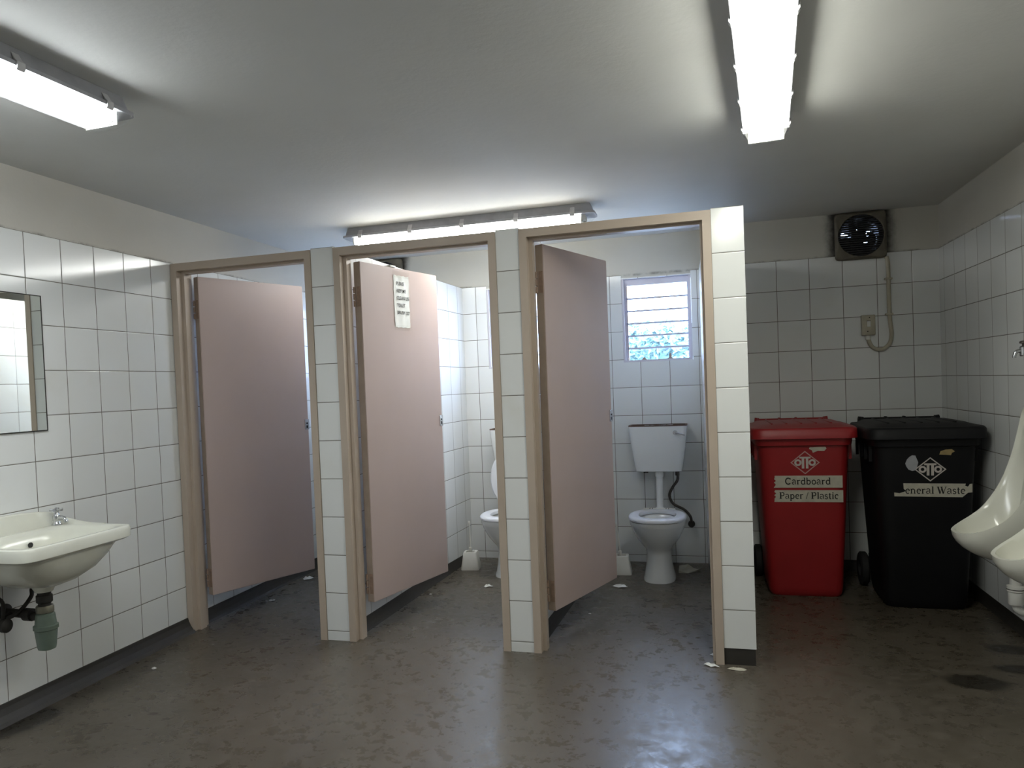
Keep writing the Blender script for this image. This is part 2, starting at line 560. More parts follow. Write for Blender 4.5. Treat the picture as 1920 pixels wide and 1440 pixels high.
# bold serif letters: strokes of (points, width); x-height 1, ascender 1.45, capitals 1.4
SERIF = {
    'a': (0.95, [(arc(.42, .72, .28, .26, 160, 0, 8) + [(.70, .1)], .17), (arc(.38, .28, .27, .24, 60, 300, 10), .15), ([(.70, .12), (.88, .03)], .09)]),
    'b': (1.05, [([(.22, 0), (.22, 1.42)], .22), ([(.03, 1.40), (.22, 1.40)], .09), (arc(.52, .47, .33, .43, 130, -130, 14), .20)]),
    'c': (0.85, [(arc(.47, .48, .32, .44, 50, 300, 14), .20), ([(.62, .78), (.76, .74)], .16)]),
    'd': (1.05, [([(.80, .03), (.80, 1.42)], .22), ([(.60, 1.40), (.80, 1.40)], .09), (arc(.48, .47, .33, .43, 50, 310, 14), .20), ([(.80, .05), (.98, .05)], .09)]),
    'e': (0.88, [(arc(.47, .48, .32, .44, 10, 310, 16), .19), ([(.2, .52), (.78, .52)], .09)]),
    'i': (0.55, [([(.27, 0), (.27, .95)], .23), ([(.06, .92), (.3, .92)], .09), ([(.05, .05), (.5, .05)], .09), ([(.27, 1.15), (.27, 1.38)], .23)]),
    'l': (0.55, [([(.27, 0), (.27, 1.42)], .23), ([(.06, 1.40), (.3, 1.40)], .09), ([(.05, .05), (.5, .05)], .09)]),
    'n': (1.10, [([(.25, 0), (.25, .93)], .22), ([(.04, .92), (.27, .92)], .09), ([(.05, .05), (.46, .05)], .09), (arc(.52, .58, .30, .34, 150, 0, 10) + [(.82, 0)], .20), ([(.62, .05), (1.04, .05)], .09)]),
    'o': (0.98, [(arc(.49, .48, .34, .44, 0, 360, 20), .19)]),
    'p': (1.05, [([(.24, -.42), (.24, .93)], .22), ([(.04, .92), (.26, .92)], .09), ([(.05, -.40), (.46, -.40)], .09), (arc(.54, .47, .32, .43, 130, -130, 14), .20)]),
    'r': (0.80, [([(.25, 0), (.25, .93)], .22), ([(.04, .92), (.27, .92)], .09), ([(.05, .05), (.48, .05)], .09), (arc(.55, .60, .27, .30, 150, 45, 6), .16)]),
    's': (0.75, [(arc(.36, .70, .22, .22, 20, 230, 8) + [(.46, .44)] + arc(.36, .25, .24, .24, 40, -160, 8), .17)]),
    't': (0.62, [([(.28, 1.22), (.28, .2)] + arc(.44, .2, .16, .16, 180, 300, 5), .21), ([(.05, .90), (.55, .90)], .10)]),
    'C': (1.35, [(arc(.68, .70, .52, .64, 40, 318, 20), .24), ([(1.10, .98), (1.14, 1.36)], .09)]),
    'P': (1.15, [([(.30, 0), (.30, 1.38)], .27), ([(.06, 1.34), (.6, 1.34)], .10), ([(.06, .05), (.56, .05)], .10), (arc(.58, 1.0, .40, .36, 90, -90, 10) + [(.35, .64)], .20)]),
    'W': (1.75, [([(.22, 1.36), (.58, .02)], .26), ([(.58, .04), (.90, 1.30)], .10), ([(.80, 1.36), (1.16, .02)], .26), ([(1.16, .04), (1.56, 1.34)], .10), ([(.02, 1.35), (.46, 1.35)], .09), ([(.62, 1.35), (1.04, 1.35)], .09), ([(1.38, 1.35), (1.75, 1.35)], .09)]),
    '/': (0.60, [([(.08, -.02), (.52, 1.40)], .11)]),
    ' ': (0.42, []),
}

def stroke(bm, pts, wd, fn):
    n = len(pts)
    L_, R_ = [], []
    for i, (x, y) in enumerate(pts):
        ax, ay = pts[max(i - 1, 0)]
        bx, by = pts[min(i + 1, n - 1)]
        tx, ty = bx - ax, by - ay
        l = math.hypot(tx, ty) or 1
        nx, ny = -ty / l * wd / 2, tx / l * wd / 2
        L_.append(bm.verts.new(fn(x + nx, y + ny, 0)))
        R_.append(bm.verts.new(fn(x - nx, y - ny, 0)))
    for i in range(n - 1):
        bm.faces.new((L_[i], L_[i + 1], R_[i + 1], R_[i]))

def serif_text(bm, body, width, fn):
    """bold serif line, `width` metres long, left end at u=0, baseline at v=0"""
    tot = sum(SERIF[c][0] for c in body)
    k = width / tot
    x = 0
    for c in body:
        adv, st = SERIF[c]
        for pts, wd in st:
            stroke(bm, [((px + x) * k, py * k * 1.02) for px, py in pts], wd * k, fn)
        x += adv

# ------------------------------------------------------------------ room shell
def struct(o, label, cat):
    return tag(o, label, cat, kind='structure')

bm = bmesh.new()
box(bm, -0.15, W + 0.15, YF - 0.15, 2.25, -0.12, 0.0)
struct(link('floor', bm, 'floor', smooth=False), 'well-used grey-brown concrete floor with damp scuffed patches', 'floor')
bm = bmesh.new()
box(bm, -0.15, W + 0.15, YF - 0.15, 2.25, H, H + 0.14)
struct(link('ceiling', bm, 'ceil', smooth=False), 'flat grey-white painted ceiling carrying the strip lights', 'ceiling')

def wall_obj(name, pieces, mats, label):
    bm = bmesh.new()
    uvl = bm.loops.layers.uv.new('UVMap')
    for p in pieces:
        panel(bm, uvl, **p)
    return struct(link(name, bm, mats, smooth=False, recalc=False), label, 'wall')

KT = Zt - 1.974    # lower edge of the tiling above the kerb
# left wall
a0 = 0.1592
fnL = lambda u, d, z: (-d, u, z)
wall_obj('wall_left', [
    dict(fn=lambda u, d, z: (-0.006 - d, u, z), u0=YF - .15, u1=2.25, z0=Zt - .02, z1=H, holes=[], th=0.14, mi=1),
    dict(fn=fnL, u0=YF - .15, u1=2.25, z0=0, z1=Zt, holes=[], th=0.146, mi=0, uo=-a0),
], ['tile', 'plaster'], 'white tiled wall behind the washbasin with cream paint above')
# right wall
fnR = lambda u, d, z: (W + d, -u, z)
wall_obj('wall_right', [
    dict(fn=lambda u, d, z: (W + .006 + d, -u, z), u0=-2.25, u1=-YF + .15, z0=Zt - .02, z1=H, holes=[], th=0.14, mi=1),
    dict(fn=fnR, u0=-2.25, u1=-YF + .15, z0=0, z1=Zt, holes=[], th=0.146, mi=0, uo=-D2 + 0.1),
], ['tile', 'plaster'], 'white tiled wall behind the urinals with cream paint above')
# wall behind the camera
fnF = lambda u, d, z: (-u, YF - d, z)
wall_obj('wall_front', [
    dict(fn=lambda u, d, z: (-u, YF - .006 - d, z), u0=-W - .15, u1=.15, z0=Zt - .02, z1=H, holes=[], th=0.14, mi=1),
    dict(fn=fnF, u0=-W - .15, u1=.15, z0=0, z1=Zt, holes=[], th=0.146, mi=0),
], ['tile', 'plaster'], 'white tiled wall facing the cubicles')
# back wall with three window openings and two fan ducts
WX = [(0.262, 0.735), (1.262, 1.735), (2.260, 2.735)]
WZ = (1.430, 2.022)
holes = [(x0, x1, *WZ) for x0, x1 in WX]
fan1 = (0.45 - .118, 0.45 + .118, 2.165 - .118, 2.165 + .118)
fan2 = (3.79 - .118, 3.79 + .118, 2.167 - .118, 2.167 + .118)
fnB = lambda u, d, z: (u, D + d, z)
fnC = lambda u, d, z: (u, D2 + d, z)
wall_obj('wall_back', [
    dict(fn=lambda u, d, z: (u, D + .006 + d, z), u0=-.14, u1=2.92, z0=Zt - .02, z1=H, holes=[fan1], th=0.17, mi=1),
    dict(fn=fnB, u0=-.14, u1=2.92, z0=0, z1=Zt - .02, holes=holes, th=0.176, mi=0, uo=2.377, reveal_mi=2),
    dict(fn=fnB, u0=-.14, u1=2.92, z0=Zt - .02, z1=Zt, holes=[(x0, x1, 2.0, 2.1) for x0, x1 in WX] + [fan1], th=0.0059, mi=0, uo=2.377, back=False),
    dict(fn=lambda u, d, z: (u, D2 + .006 + d, z), u0=2.9, u1=W + .14, z0=Zt - .04, z1=H, holes=[fan2], th=0.265, mi=1),
    dict(fn=fnC, u0=2.9, u1=W + .14, z0=0, z1=Zt, holes=[fan2], th=0.0059, mi=0, uo=3.283, back=False),
    dict(fn=lambda u, d, z: (u, D2 + .006 + d, z), u0=2.9, u1=W + .14, z0=0, z1=Zt - .04, holes=[], th=0.265, mi=1),
], ['tile', 'back_plaster', 'winframe'], 'tiled rear wall with louvre windows and sooty cream paint above')

# cubicle dividers whose tiled ends form the piers between the doors
def divider(name, P, sk, zb, label, u_left, u_right):
    bm = bmesh.new()
    uvl = bm.loops.layers.uv.new('UVMap')
    xa, xb = P
    yb = D
    def q(ps, uvs, mi=0):
        uvquad(bm, uvl, ps, uvs, mi)
    v0, v1 = zb - Zt, 0
    q([(xa, 0, zb), (xb, 0, zb), (xb, 0, Zt), (xa, 0, Zt)], [(.035, v0), (.165, v0), (.165, v1), (.035, v1)])
    q([(xb, 0, zb), (xb + sk, yb, zb), (xb + sk, yb, Zt), (xb, 0, Zt)], [(-u_right, v0), (yb - u_right, v0), (yb - u_right, v1), (-u_right, v1)])
    q([(xa + sk, yb, zb), (xa, 0, zb), (xa, 0, Zt), (xa + sk, yb, Zt)], [(yb - u_left, v0), (-u_left, v0), (-u_left, v1), (yb - u_left, v1)])
    q([(xa, 0, Zt), (xb, 0, Zt), (xb + sk, yb, Zt), (xa + sk, yb, Zt)], [(.03, .02), (.17, .02), (.17, .18), (.03, .18)], 1)
    if zb > 0:
        e = .004
        for ps in ([(xa, e), (xb - e, e)], [(xb - e, e), (xb + sk - e, yb)], [(xa + sk + e, yb), (xa + e, e)]):
            (x0, y0), (x1, y1) = ps
            q([(x0, y0, 0), (x1, y1, 0), (x1, y1, zb), (x0, y0, zb)], [(.05, .05)] * 4, 2)
    return struct(link(name, bm, ['tile', 'back_plaster', 'kerb'], smooth=False, recalc=False), label, 'wall')

divider('wall_partition', P1, SK1, 0, 'white tiled pier and divider between the first two cubicles from the basin', .10, 1.853)
divider('wall_partition', P2, SK1, 0, 'white tiled pier and divider between the notice door and the fully visible toilet', .10, 1.853)
divider('wall_partition', P3, SK3, KT, 'white tiled end pier and divider beside the red bin', .10, .10)

# kerbs along the foot of the walls
def kerb(name, a, b, nx, ny, h, t, label):
    """coved strip from a to b on the floor, growing along (nx, ny)"""
    prof = [(0, 0), (t, 0), (t * .72, h * .16), (t * .42, h * .45), (t * .2, h * .78), (t * .12, h), (0, h)]
    bm = bmesh.new()
    loft(bm, [[(p[0] + nx * d, p[1] + ny * d, z) for d, z in prof] for p in (a, b)])
    return struct(link(name, bm, 'kerb', smooth=False), label, 'kerb')

kerb('baseboard_left', (0, YF), (0, -.002), 1, 0, KT, .055, 'dark cement kerb along the foot of the washbasin wall')
kerb('baseboard_right', (W, YF), (W, D2), -1, 0, .07, .016, 'dark cement kerb along the foot of the urinal wall')
kerb('baseboard_back', (2.96, D2), (W - .02, D2), 0, -1, .07, .03, 'dark cement kerb behind the bins')
kerb('baseboard_stall', (0, .14), (0, D), 1, 0, KT, .03, 'dark kerb inside the cubicle nearest the basin')
kerb('baseboard_stall', (P1[1] + .006, .14), (P1[1] + SK1 - .004, D), 1, 0, .075, .02, 'dark kerb inside the middle cubicle')
kerb('baseboard_stall', (P2[1] + .006, .14), (P2[1] + SK1 - .004, D), 1, 0, .075, .02, 'dark kerb inside the cubicle with the visible cistern')

# ------------------------------------------------------------------ door frames and doors
def frame(n, x0, x1, label):
    bm = bmesh.new()
    zt = 2.043
    for (y0, y1, t) in ((-.006, .036, .037), (.036, .086, .048), (.086, .128, .037)):
        tt = t + (.004 if t < .05 else .002)
        box(bm, x0, x0 + t + (.008 if t > .04 else 0), y0, y1, 0, zt - tt + .0005)
        box(bm, x1 - t, x1, y0, y1, 0, zt - tt + .0005)
        box(bm, x0, x1, y0, y1, zt - tt, zt)
    es = [e for e in bm.edges if len(e.link_faces) == 2 and e.calc_length() > .3 and e.calc_face_angle(0) > 1]
    bmesh.ops.bevel(bm, geom=es, offset=.003, segments=2, affect='EDGES')
    return struct(link('trim_%d' % n, bm, 'frame'), label, 'door frame')

frame(1, .004, P1[0] - .002, 'beige steel door frame against the basin wall')
frame(2, P1[1] + .001, P2[0] - .001, 'beige steel door frame around the door with the notice')
frame(3, P2[1] + .001, P3[0] - .001, 'beige steel door frame before the visible toilet and cistern')

DW, DT = .730, .044
def door(n, hx, hy, ang, z0, z1, label):
    root = empty('door_%d' % n, (hx, hy, z0), math.radians(ang))
    h = z1 - z0
    bm = bmesh.new()
    fs = box(bm, 0, DW, 0, DT, 0, h)
    for f in bm.faces:
        c = f.calc_center_median()
        f.material_index = 1 if (c.x < .001 or c.x > DW - .001) else 0
    bmesh.ops.bevel(bm, geom=bm.edges[:], offset=.0025, segments=2, affect='EDGES')
    link('leaf', bm, ['door', 'edge'], root)
    for hz in (0.045, h - .235):
        bm = bmesh.new()
        box(bm, -.002, .0005, .004, .026, hz, hz + .105)
        hg = link('hinge', bm, 'rust', root)
        bm = bmesh.new()
        for k in range(3):
            lathe(bm, [(.0065, hz + .036 * k), (.0065, hz + .036 * k + .031)], (-.004, DT - .004, 0), 12)
        link('knuckle', bm, 'rust', hg)
    bm = bmesh.new()
    zl = 1.105 - z0
    box(bm, DW - .030, DW + .002, -.006, .012, zl - .032, zl + .032, .002)
    la = link('latch', bm, 'chrome', root)
    bm = bmesh.new()
    box(bm, DW - .021, DW - .010, -.0075, -.0055, zl - .022, zl - .006)
    box(bm, DW - .021, DW - .010, -.0075, -.0055, zl + .002, zl + .012)
    link('latch_slot', bm, 'black', la, smooth=False)
    return struct(root, label, 'door')

DOORS = [(1, .101, .1, 67.3, .178, 1.980), (2, 1.095, .1, 76.0, .180, 1.981), (3, 2.068, .1, 72.0, .178, 1.981)]
for d, lb in zip(DOORS, ('pinkish-beige cubicle door standing open nearest the basin wall',
                         'pinkish-beige cubicle door with a paper notice taped on',
                         'pinkish-beige cubicle door standing open beside the visible cistern')):
    door(*d, lb)

# ------------------------------------------------------------------ louvre windows
def window(n, x0, x1, label):
    z0, z1 = WZ
    root = empty('window_%d' % n, ((x0 + x1) / 2, D + .05, z0))
    hw = (x1 - x0) / 2 - .001
    h = z1 - z0
    bm = bmesh.new()
    fy0, fy1 = -.046, .03
    t = .014
    box(bm, -hw, -hw + t, fy0, fy1, .001, h - .001)
    box(bm, hw - t, hw, fy0, fy1, .001, h - .001)
    box(bm, -hw + t, hw - t, fy0, fy1, .001, t)
    box(bm, -hw + t, hw - t, fy0 + .03, fy1, h - .046, h - .001)
    # side channels that carry the blades
    box(bm, -hw + t, -hw + .034, -.012, .016, t, h - .046)
    box(bm, hw - .026, hw - t, -.012, .016, t, h - .046)
    link('window_frame', bm, 'winframe', root, smooth=False)
    nb = 6
    pitch = (h - .046 - t) / nb
    for k in range(nb):
        zc = t + pitch * (k + .5)
        zb, zt_ = zc - pitch / 2 - .006, zc + pitch / 2 + .006
        bm = bmesh.new()
        ya, yb = -.016, .012
        vs = []
        L0, R0 = -hw + .024, hw - .024
        if k == 0:
            zb = t + .002
        if k == nb - 1:
            zt_ = h - .048
        v = [bm.verts.new(p) for p in ((L0, ya, zb), (R0, ya, zb), (R0, yb, zt_), (L0, yb, zt_))]
        bm.faces.new(v)
        bl = link('louvre_pane', bm, 'glass', root, smooth=False)
        if k:
            bm = bmesh.new()
            box(bm, L0 - .006, R0, ya - .004, ya + .004, zb - .006, zb + .007)
            link('pane_edge', bm, 'gedge', bl, smooth=False)
    bm = bmesh.new()
    box(bm, -hw + .030, -hw + .036, -.020, -.012, t, h - .05)
    link('lever_bar', bm, 'rust', root, smooth=False)
    for lx, hh in ((-.095, .016), (.085, .038)):
        bm = bmesh.new()
        poly_prism(bm, [(lx - .022, t), (lx + .022, t), (lx + .010, t + .008), (lx + .006, t + hh), (lx - .006, t + hh), (lx - .010, t + .008)],
                   lambda u, v, w_: (u, -.034 + w_, v), .008)
        link('catch', bm, 'rust', root, smooth=False)
    return struct(root, label, 'window')

window(1, *WX[0], 'louvre window at the back of the cubicle nearest the basin')
window(2, *WX[1], 'louvre window glimpsed past the middle cubicle door')
window(3, *WX[2], 'bright louvre window above the fully visible cistern')

# ------------------------------------------------------------------ strip lights
def batten(loc, rz, lamp, label):
    L_ = 1.575
    hl = L_ / 2
    root = empty('strip_light', loc, rz)          # long axis along local x, origin on the ceiling
    def rr(z, hx, hy, r):
        return rrect(0, 0, z, hx, hy, r)
    bm = bmesh.new()
    loft(bm, [rr(-.0005, hl - .030, .058, .02), rr(-.022, hl - .022, .066, .025), rr(-.046, hl - .016, .074, .028), rr(-.050, hl - .002, .084, .03), rr(-.062, hl - .002, .084, .03), rr(-.062, hl - .014, .073, .026)], True, True)
    link('housing', bm, 'house', root)
    # lit length of tubes and prisms inside the cover
    bm = bmesh.new()
    e = hl - .080
    loft(bm, [rr(-.0660, e - .004, .058, .010), rr(-.072, e, .064, .012), rr(-.090, e - .002, .060, .012), rr(-.103, e - .006, .046, .010)], True, True)
    bm.normal_update()
    for f in bm.faces:
        f.material_index = 0 if abs(f.normal.z) > .75 else 1
        if abs(f.normal.x) > .6:
            f.material_index = 2
    link('tube', bm, [lamp, lamp + '_side', 'wplastic'], root)
    for s in (-1, 1):  # opaque plates added to stop the tube lighting the cover ends
        bm = bmesh.new()
        box(bm, min(s * e, s * (e + .003)), max(s * e, s * (e + .003)), -.066, .066, -.106, -.0625, .001)
        link('light_stop', bm, 'wplastic', root)
    # the clear cover around it
    bm = bmesh.new()
    loft(bm, [rr(-.0622, hl - .010, .0785, .022), rr(-.074, hl - .020, .0765, .020), rr(-.098, hl - .042, .064, .012), rr(-.108, hl - .052, .052, .010)], False, True)
    link('cover', bm, 'cover', root, angle=25)
    for s in (-1, 1):
        for yy in (-.026, .026):
            bm = bmesh.new()
            box(bm, min(s * (e + .002), s * (e + .022)), max(s * (e + .002), s * (e + .022)), yy - .014, yy + .014, -.094, -.0625, .003)
            link('lamp_holder', bm, 'wplastic', root)
        for k in range(5):
            x = -.66 + .33 * k
            bm = bmesh.new()
            poly_prism(bm, [(.066, -.020), (.080, -.042), (.0855, -.047), (.0895, -.050), (.0895, -.066), (.084, -.074), (.074, -.072), (.080, -.064), (.076, -.046)],
                       lambda u, v, w_: (x - .013 + w_, s * u, v), .026)
            link('clip', bm, 'clip', root)
    return tag(root, label, 'light', 'fluorescent strip lights on the ceiling')

batten((1.452, .866, H), 0.0, 'lampC', 'fluorescent strip light above the cubicles, half hidden behind the door frames')
batten((3.006, -1.052, H), math.radians(90 - 4.5), 'lampB', 'lit strip light pointing toward the end pier, cover seen from below')
batten((.868, -2.178, H), math.radians(90 - 2.2), 'lampA', 'fluorescent strip light over the washbasin side of the room')

# ------------------------------------------------------------------ washbasin
def washbasin():
    y0, y1, dp, zr = -1.435, -.862, .432, .768
    yc, hy = (y0 + y1) / 2, (y1 - y0) / 2
    root = empty('washbasin', (0, yc, 0))
    def lp(x0, x1, h, z, e=7, n=64):
        return superloop((x0 + x1) / 2, 0, z, (x1 - x0) / 2, h, e, n)
    bm = bmesh.new()
    loops = [
        lp(.12, .28, .06, zr - .200, 2.4), lp(.07, .32, .115, zr - .186, 2.8), lp(.03, .365, .185, zr - .150, 3.2), lp(.015, .390, .225, zr - .105, 4), lp(.01, .398, .243, zr - .072, 5),
        lp(.01, .402, hy - .034, zr - .057, 6), lp(.003, dp - .012, hy - .012, zr - .054, 8), lp(.003, dp - .001, hy - .001, zr - .046, 9), lp(.003, dp, hy, zr - .012, 9),
        lp(.004, dp - .004, hy - .004, zr - .002, 9), lp(.006, dp - .012, hy - .012, zr, 9), lp(.100, dp - .035, hy - .045, zr - .002, 6),
        lp(.112, dp - .045, hy - .060, zr - .014, 5), lp(.125, dp - .060, hy - .085, zr - .06, 4), lp(.14, dp - .09, hy - .13, zr - .115, 3.2), lp(.17, dp - .15, hy - .20, zr - .145, 2.4)]
    loft(bm, loops, True, True)
    link('bowl', bm, 'basin', root, angle=50)
    # upstand along the wall
    bm = bmesh.new()
    prof = [(-hy, .030), (-hy + .04, .052), (-hy + .14, .068), (0, .076), (hy - .14, .068), (hy - .04, .052), (hy, .030)]
    pp = spline([(0, a, b) for a, b in prof], 5)
    rows = []
    for p in pp:
        t = .030 - .010 * abs(p.y) / hy
        rows.append([(.0015, p.y, zr - .004), (.0015, p.y, zr + p.z), (t * .7, p.y, zr + p.z), (t, p.y, zr + p.z - .004), (t + .012, p.y, zr - .003)])
    loft(bm, rows, True, True, True)
    link('upstand', bm, 'basin', root, angle=50)
    # side ledges sweeping from the upstand to the front
    for s in (-1, 1):
        bm = bmesh.new()
        rows = []
        for k in range(13):
            t = k / 12
            x = .02 + .25 * t
            hgt = .034 * (1 - min(1, t * 1.25)) ** 1.4 + .0015
            ye, yi = s * (hy - .003), s * (hy - .034)
            rows.append([(x, ye, zr - .003), (x, ye, zr + hgt * .8), (x, ye - s * .008, zr + hgt), (x, yi, zr - .002)])
        loft(bm, rows, True, True, True)
        link('side_ledge', bm, 'basin', root, angle=50)
    bm = bmesh.new()
    lathe(bm, [(.011, 0), (.011, .004), (.008, .004)], (0, 0, 0), 16, axis='x')
    oh = link('overflow_hole', bm, 'black', root)
    oh.location = (.126, .02, zr - .045)
    bm = bmesh.new()
    lathe(bm, [(.028, 0), (.028, .003), (.016, .004)], (.212, 0, zr - .1455), 20)
    link('plug_hole', bm, 'chrome', root)
    # taps
    for ty in (.228, -.225):
        bm = bmesh.new()
        c = (.058, ty, zr - .002)
        lathe(bm, [(.022, 0), (.022, .004), (.016, .010), (.014, .018), (.0165, .022), (.0165, .040), (.011, .048), (.009, .062)], c, 20)
        sp = spline([(c[0], ty, c[2] + .030), (c[0] + .024, ty, c[2] + .034), (c[0] + .044, ty, c[2] + .029), (c[0] + .052, ty, c[2] + .014)], 5)
        tube(bm, sp, [.011 - .003 * k / len(sp) for k in range(len(sp))], 12)
        tp = link('tap', bm, 'chrome', root)
        bm = bmesh.new()
        lathe(bm, [(.009, .056), (.010, .062), (.008, .074), (.003, .078)], c, 16)
        for k in range(4):
            a = k * PI / 2 + .5
            d = Vector((math.cos(a), math.sin(a), .10))
            p0 = Vector(c) + Vector((0, 0, .066))
            tube(bm, [p0, p0 + d * .016, p0 + d * .026], [.0045, .005, .0065], 10)
        link('tap_handle', bm, 'chrome', tp)
    # waste, bottle trap and pipes
    tx = .205
    bm = bmesh.new()
    lathe(bm, [(.040, zr - .190), (.046, zr - .205), (.036, zr - .222), (.034, zr - .228)], (tx, 0, 0), 24)
    link('waste_boss', bm, 'basin', root)
    bm = bmesh.new()
    lathe(bm, [(.026, zr - .228), (.026, zr - .240), (.031, zr - .244), (.031, zr - .270), (.024, zr - .276), (.024, zr - .29)], (tx, 0, 0), 20)
    link('waste_nut', bm, 'grime', root)
    bm = bmesh.new()
    lathe(bm, [(.031, zr - .285), (.034, zr - .290), (.034, zr - .312), (.028, zr - .316)], (tx, 0, 0), 20)
    link('trap_collar', bm, 'collar', root)
    bm = bmesh.new()
    lathe(bm, [(.030, zr - .315), (.036, zr - .320), (.041, zr - .362), (.047, zr - .366), (.047, zr - .380), (.043, zr - .384), (.036, zr - .450), (.033, zr - .462), (.020, zr - .467)], (tx, 0, 0), 28)
    link('bottle_trap', bm, 'trap', root)
    bm = bmesh.new()
    tube(bm, [(tx - .02, 0, zr - .335), (.10, -.005, zr - .325), (.04, -.01, zr - .32), (.004, -.01, zr - .32)], [.019, .017, .017, .017], 16)
    lathe(bm, [(.026, .11), (.026, .145)], (0, -.005, zr - .326), 18, axis='x')
    lathe(bm, [(.034, .003), (.034, .010), (.022, .018)], (0, -.01, zr - .32), 20, axis='x')
    link('waste_pipe', bm, 'grime', root)
    for yy, y2 in ((-.04, -.225), (.03, .228)):
        pass
    bm = bmesh.new()
    tube(bm, spline([(.06, -.225, zr - .06), (.06, -.20, zr - .16), (.075, -.13, zr - .215), (.08, -.085, zr - .255), (.07, -.075, zr - .315), (.055, -.07, zr - .34)], 6), .008, 10)
    tube(bm, spline([(.055, .225, zr - .06), (.06, .16, zr - .19), (.10, .045, zr - .225), (.115, .02, zr - .26), (.10, -.03, zr - .31), (.06, -.07, zr - .335)], 6), .008, 10)
    link('supply_pipe', bm, 'grime', root)
    bm = bmesh.new()
    tube(bm, [(.004, -.07, zr - .345), (.075, -.07, zr - .345)], .016, 14)
    lathe(bm, [(.014, .058), (.028, .064), (.028, .082), (.014, .090)], (0, -.07, zr - .355), 18, axis='x')
    tube(bm, [(.05, -.07, zr - .345), (.05, -.02, zr - .322)], .013, 12)
    link('stop_valve', bm, 'grime', root)
    return tag(root, 'cream ceramic washbasin hung on the tiled wall with bottle trap below', 'washbasin')
washbasin()

# ------------------------------------------------------------------ mirror
mir = None
bm = bmesh.new()
ym0, ym1, zm0, zm1 = -1.52, -.889, 1.183, 1.778
box(bm, .0005, .0055, ym0, ym1, zm0, zm1, mi=1)
for f in bm.faces:
    if f.calc_center_median().x > .005:
        f.material_index = 0
mir = link('wall_mirror', bm, ['mirror', 'grime'], smooth=False)
bm = bmesh.new()
for (ya, yb, za, zb) in ((ym1 - .004, ym1 + .001, zm0, zm1), (ym0, ym1, zm0 - .002, zm0 + .003), (ym0, ym1, zm1 - .003, zm1 + .001)):
    box(bm, .0004, .0062, ya, yb, za, zb)
link('dark_edge', bm, 'grime', mir, smooth=False)
tag(mir, 'frameless rectangular mirror above the washbasin', 'mirror')

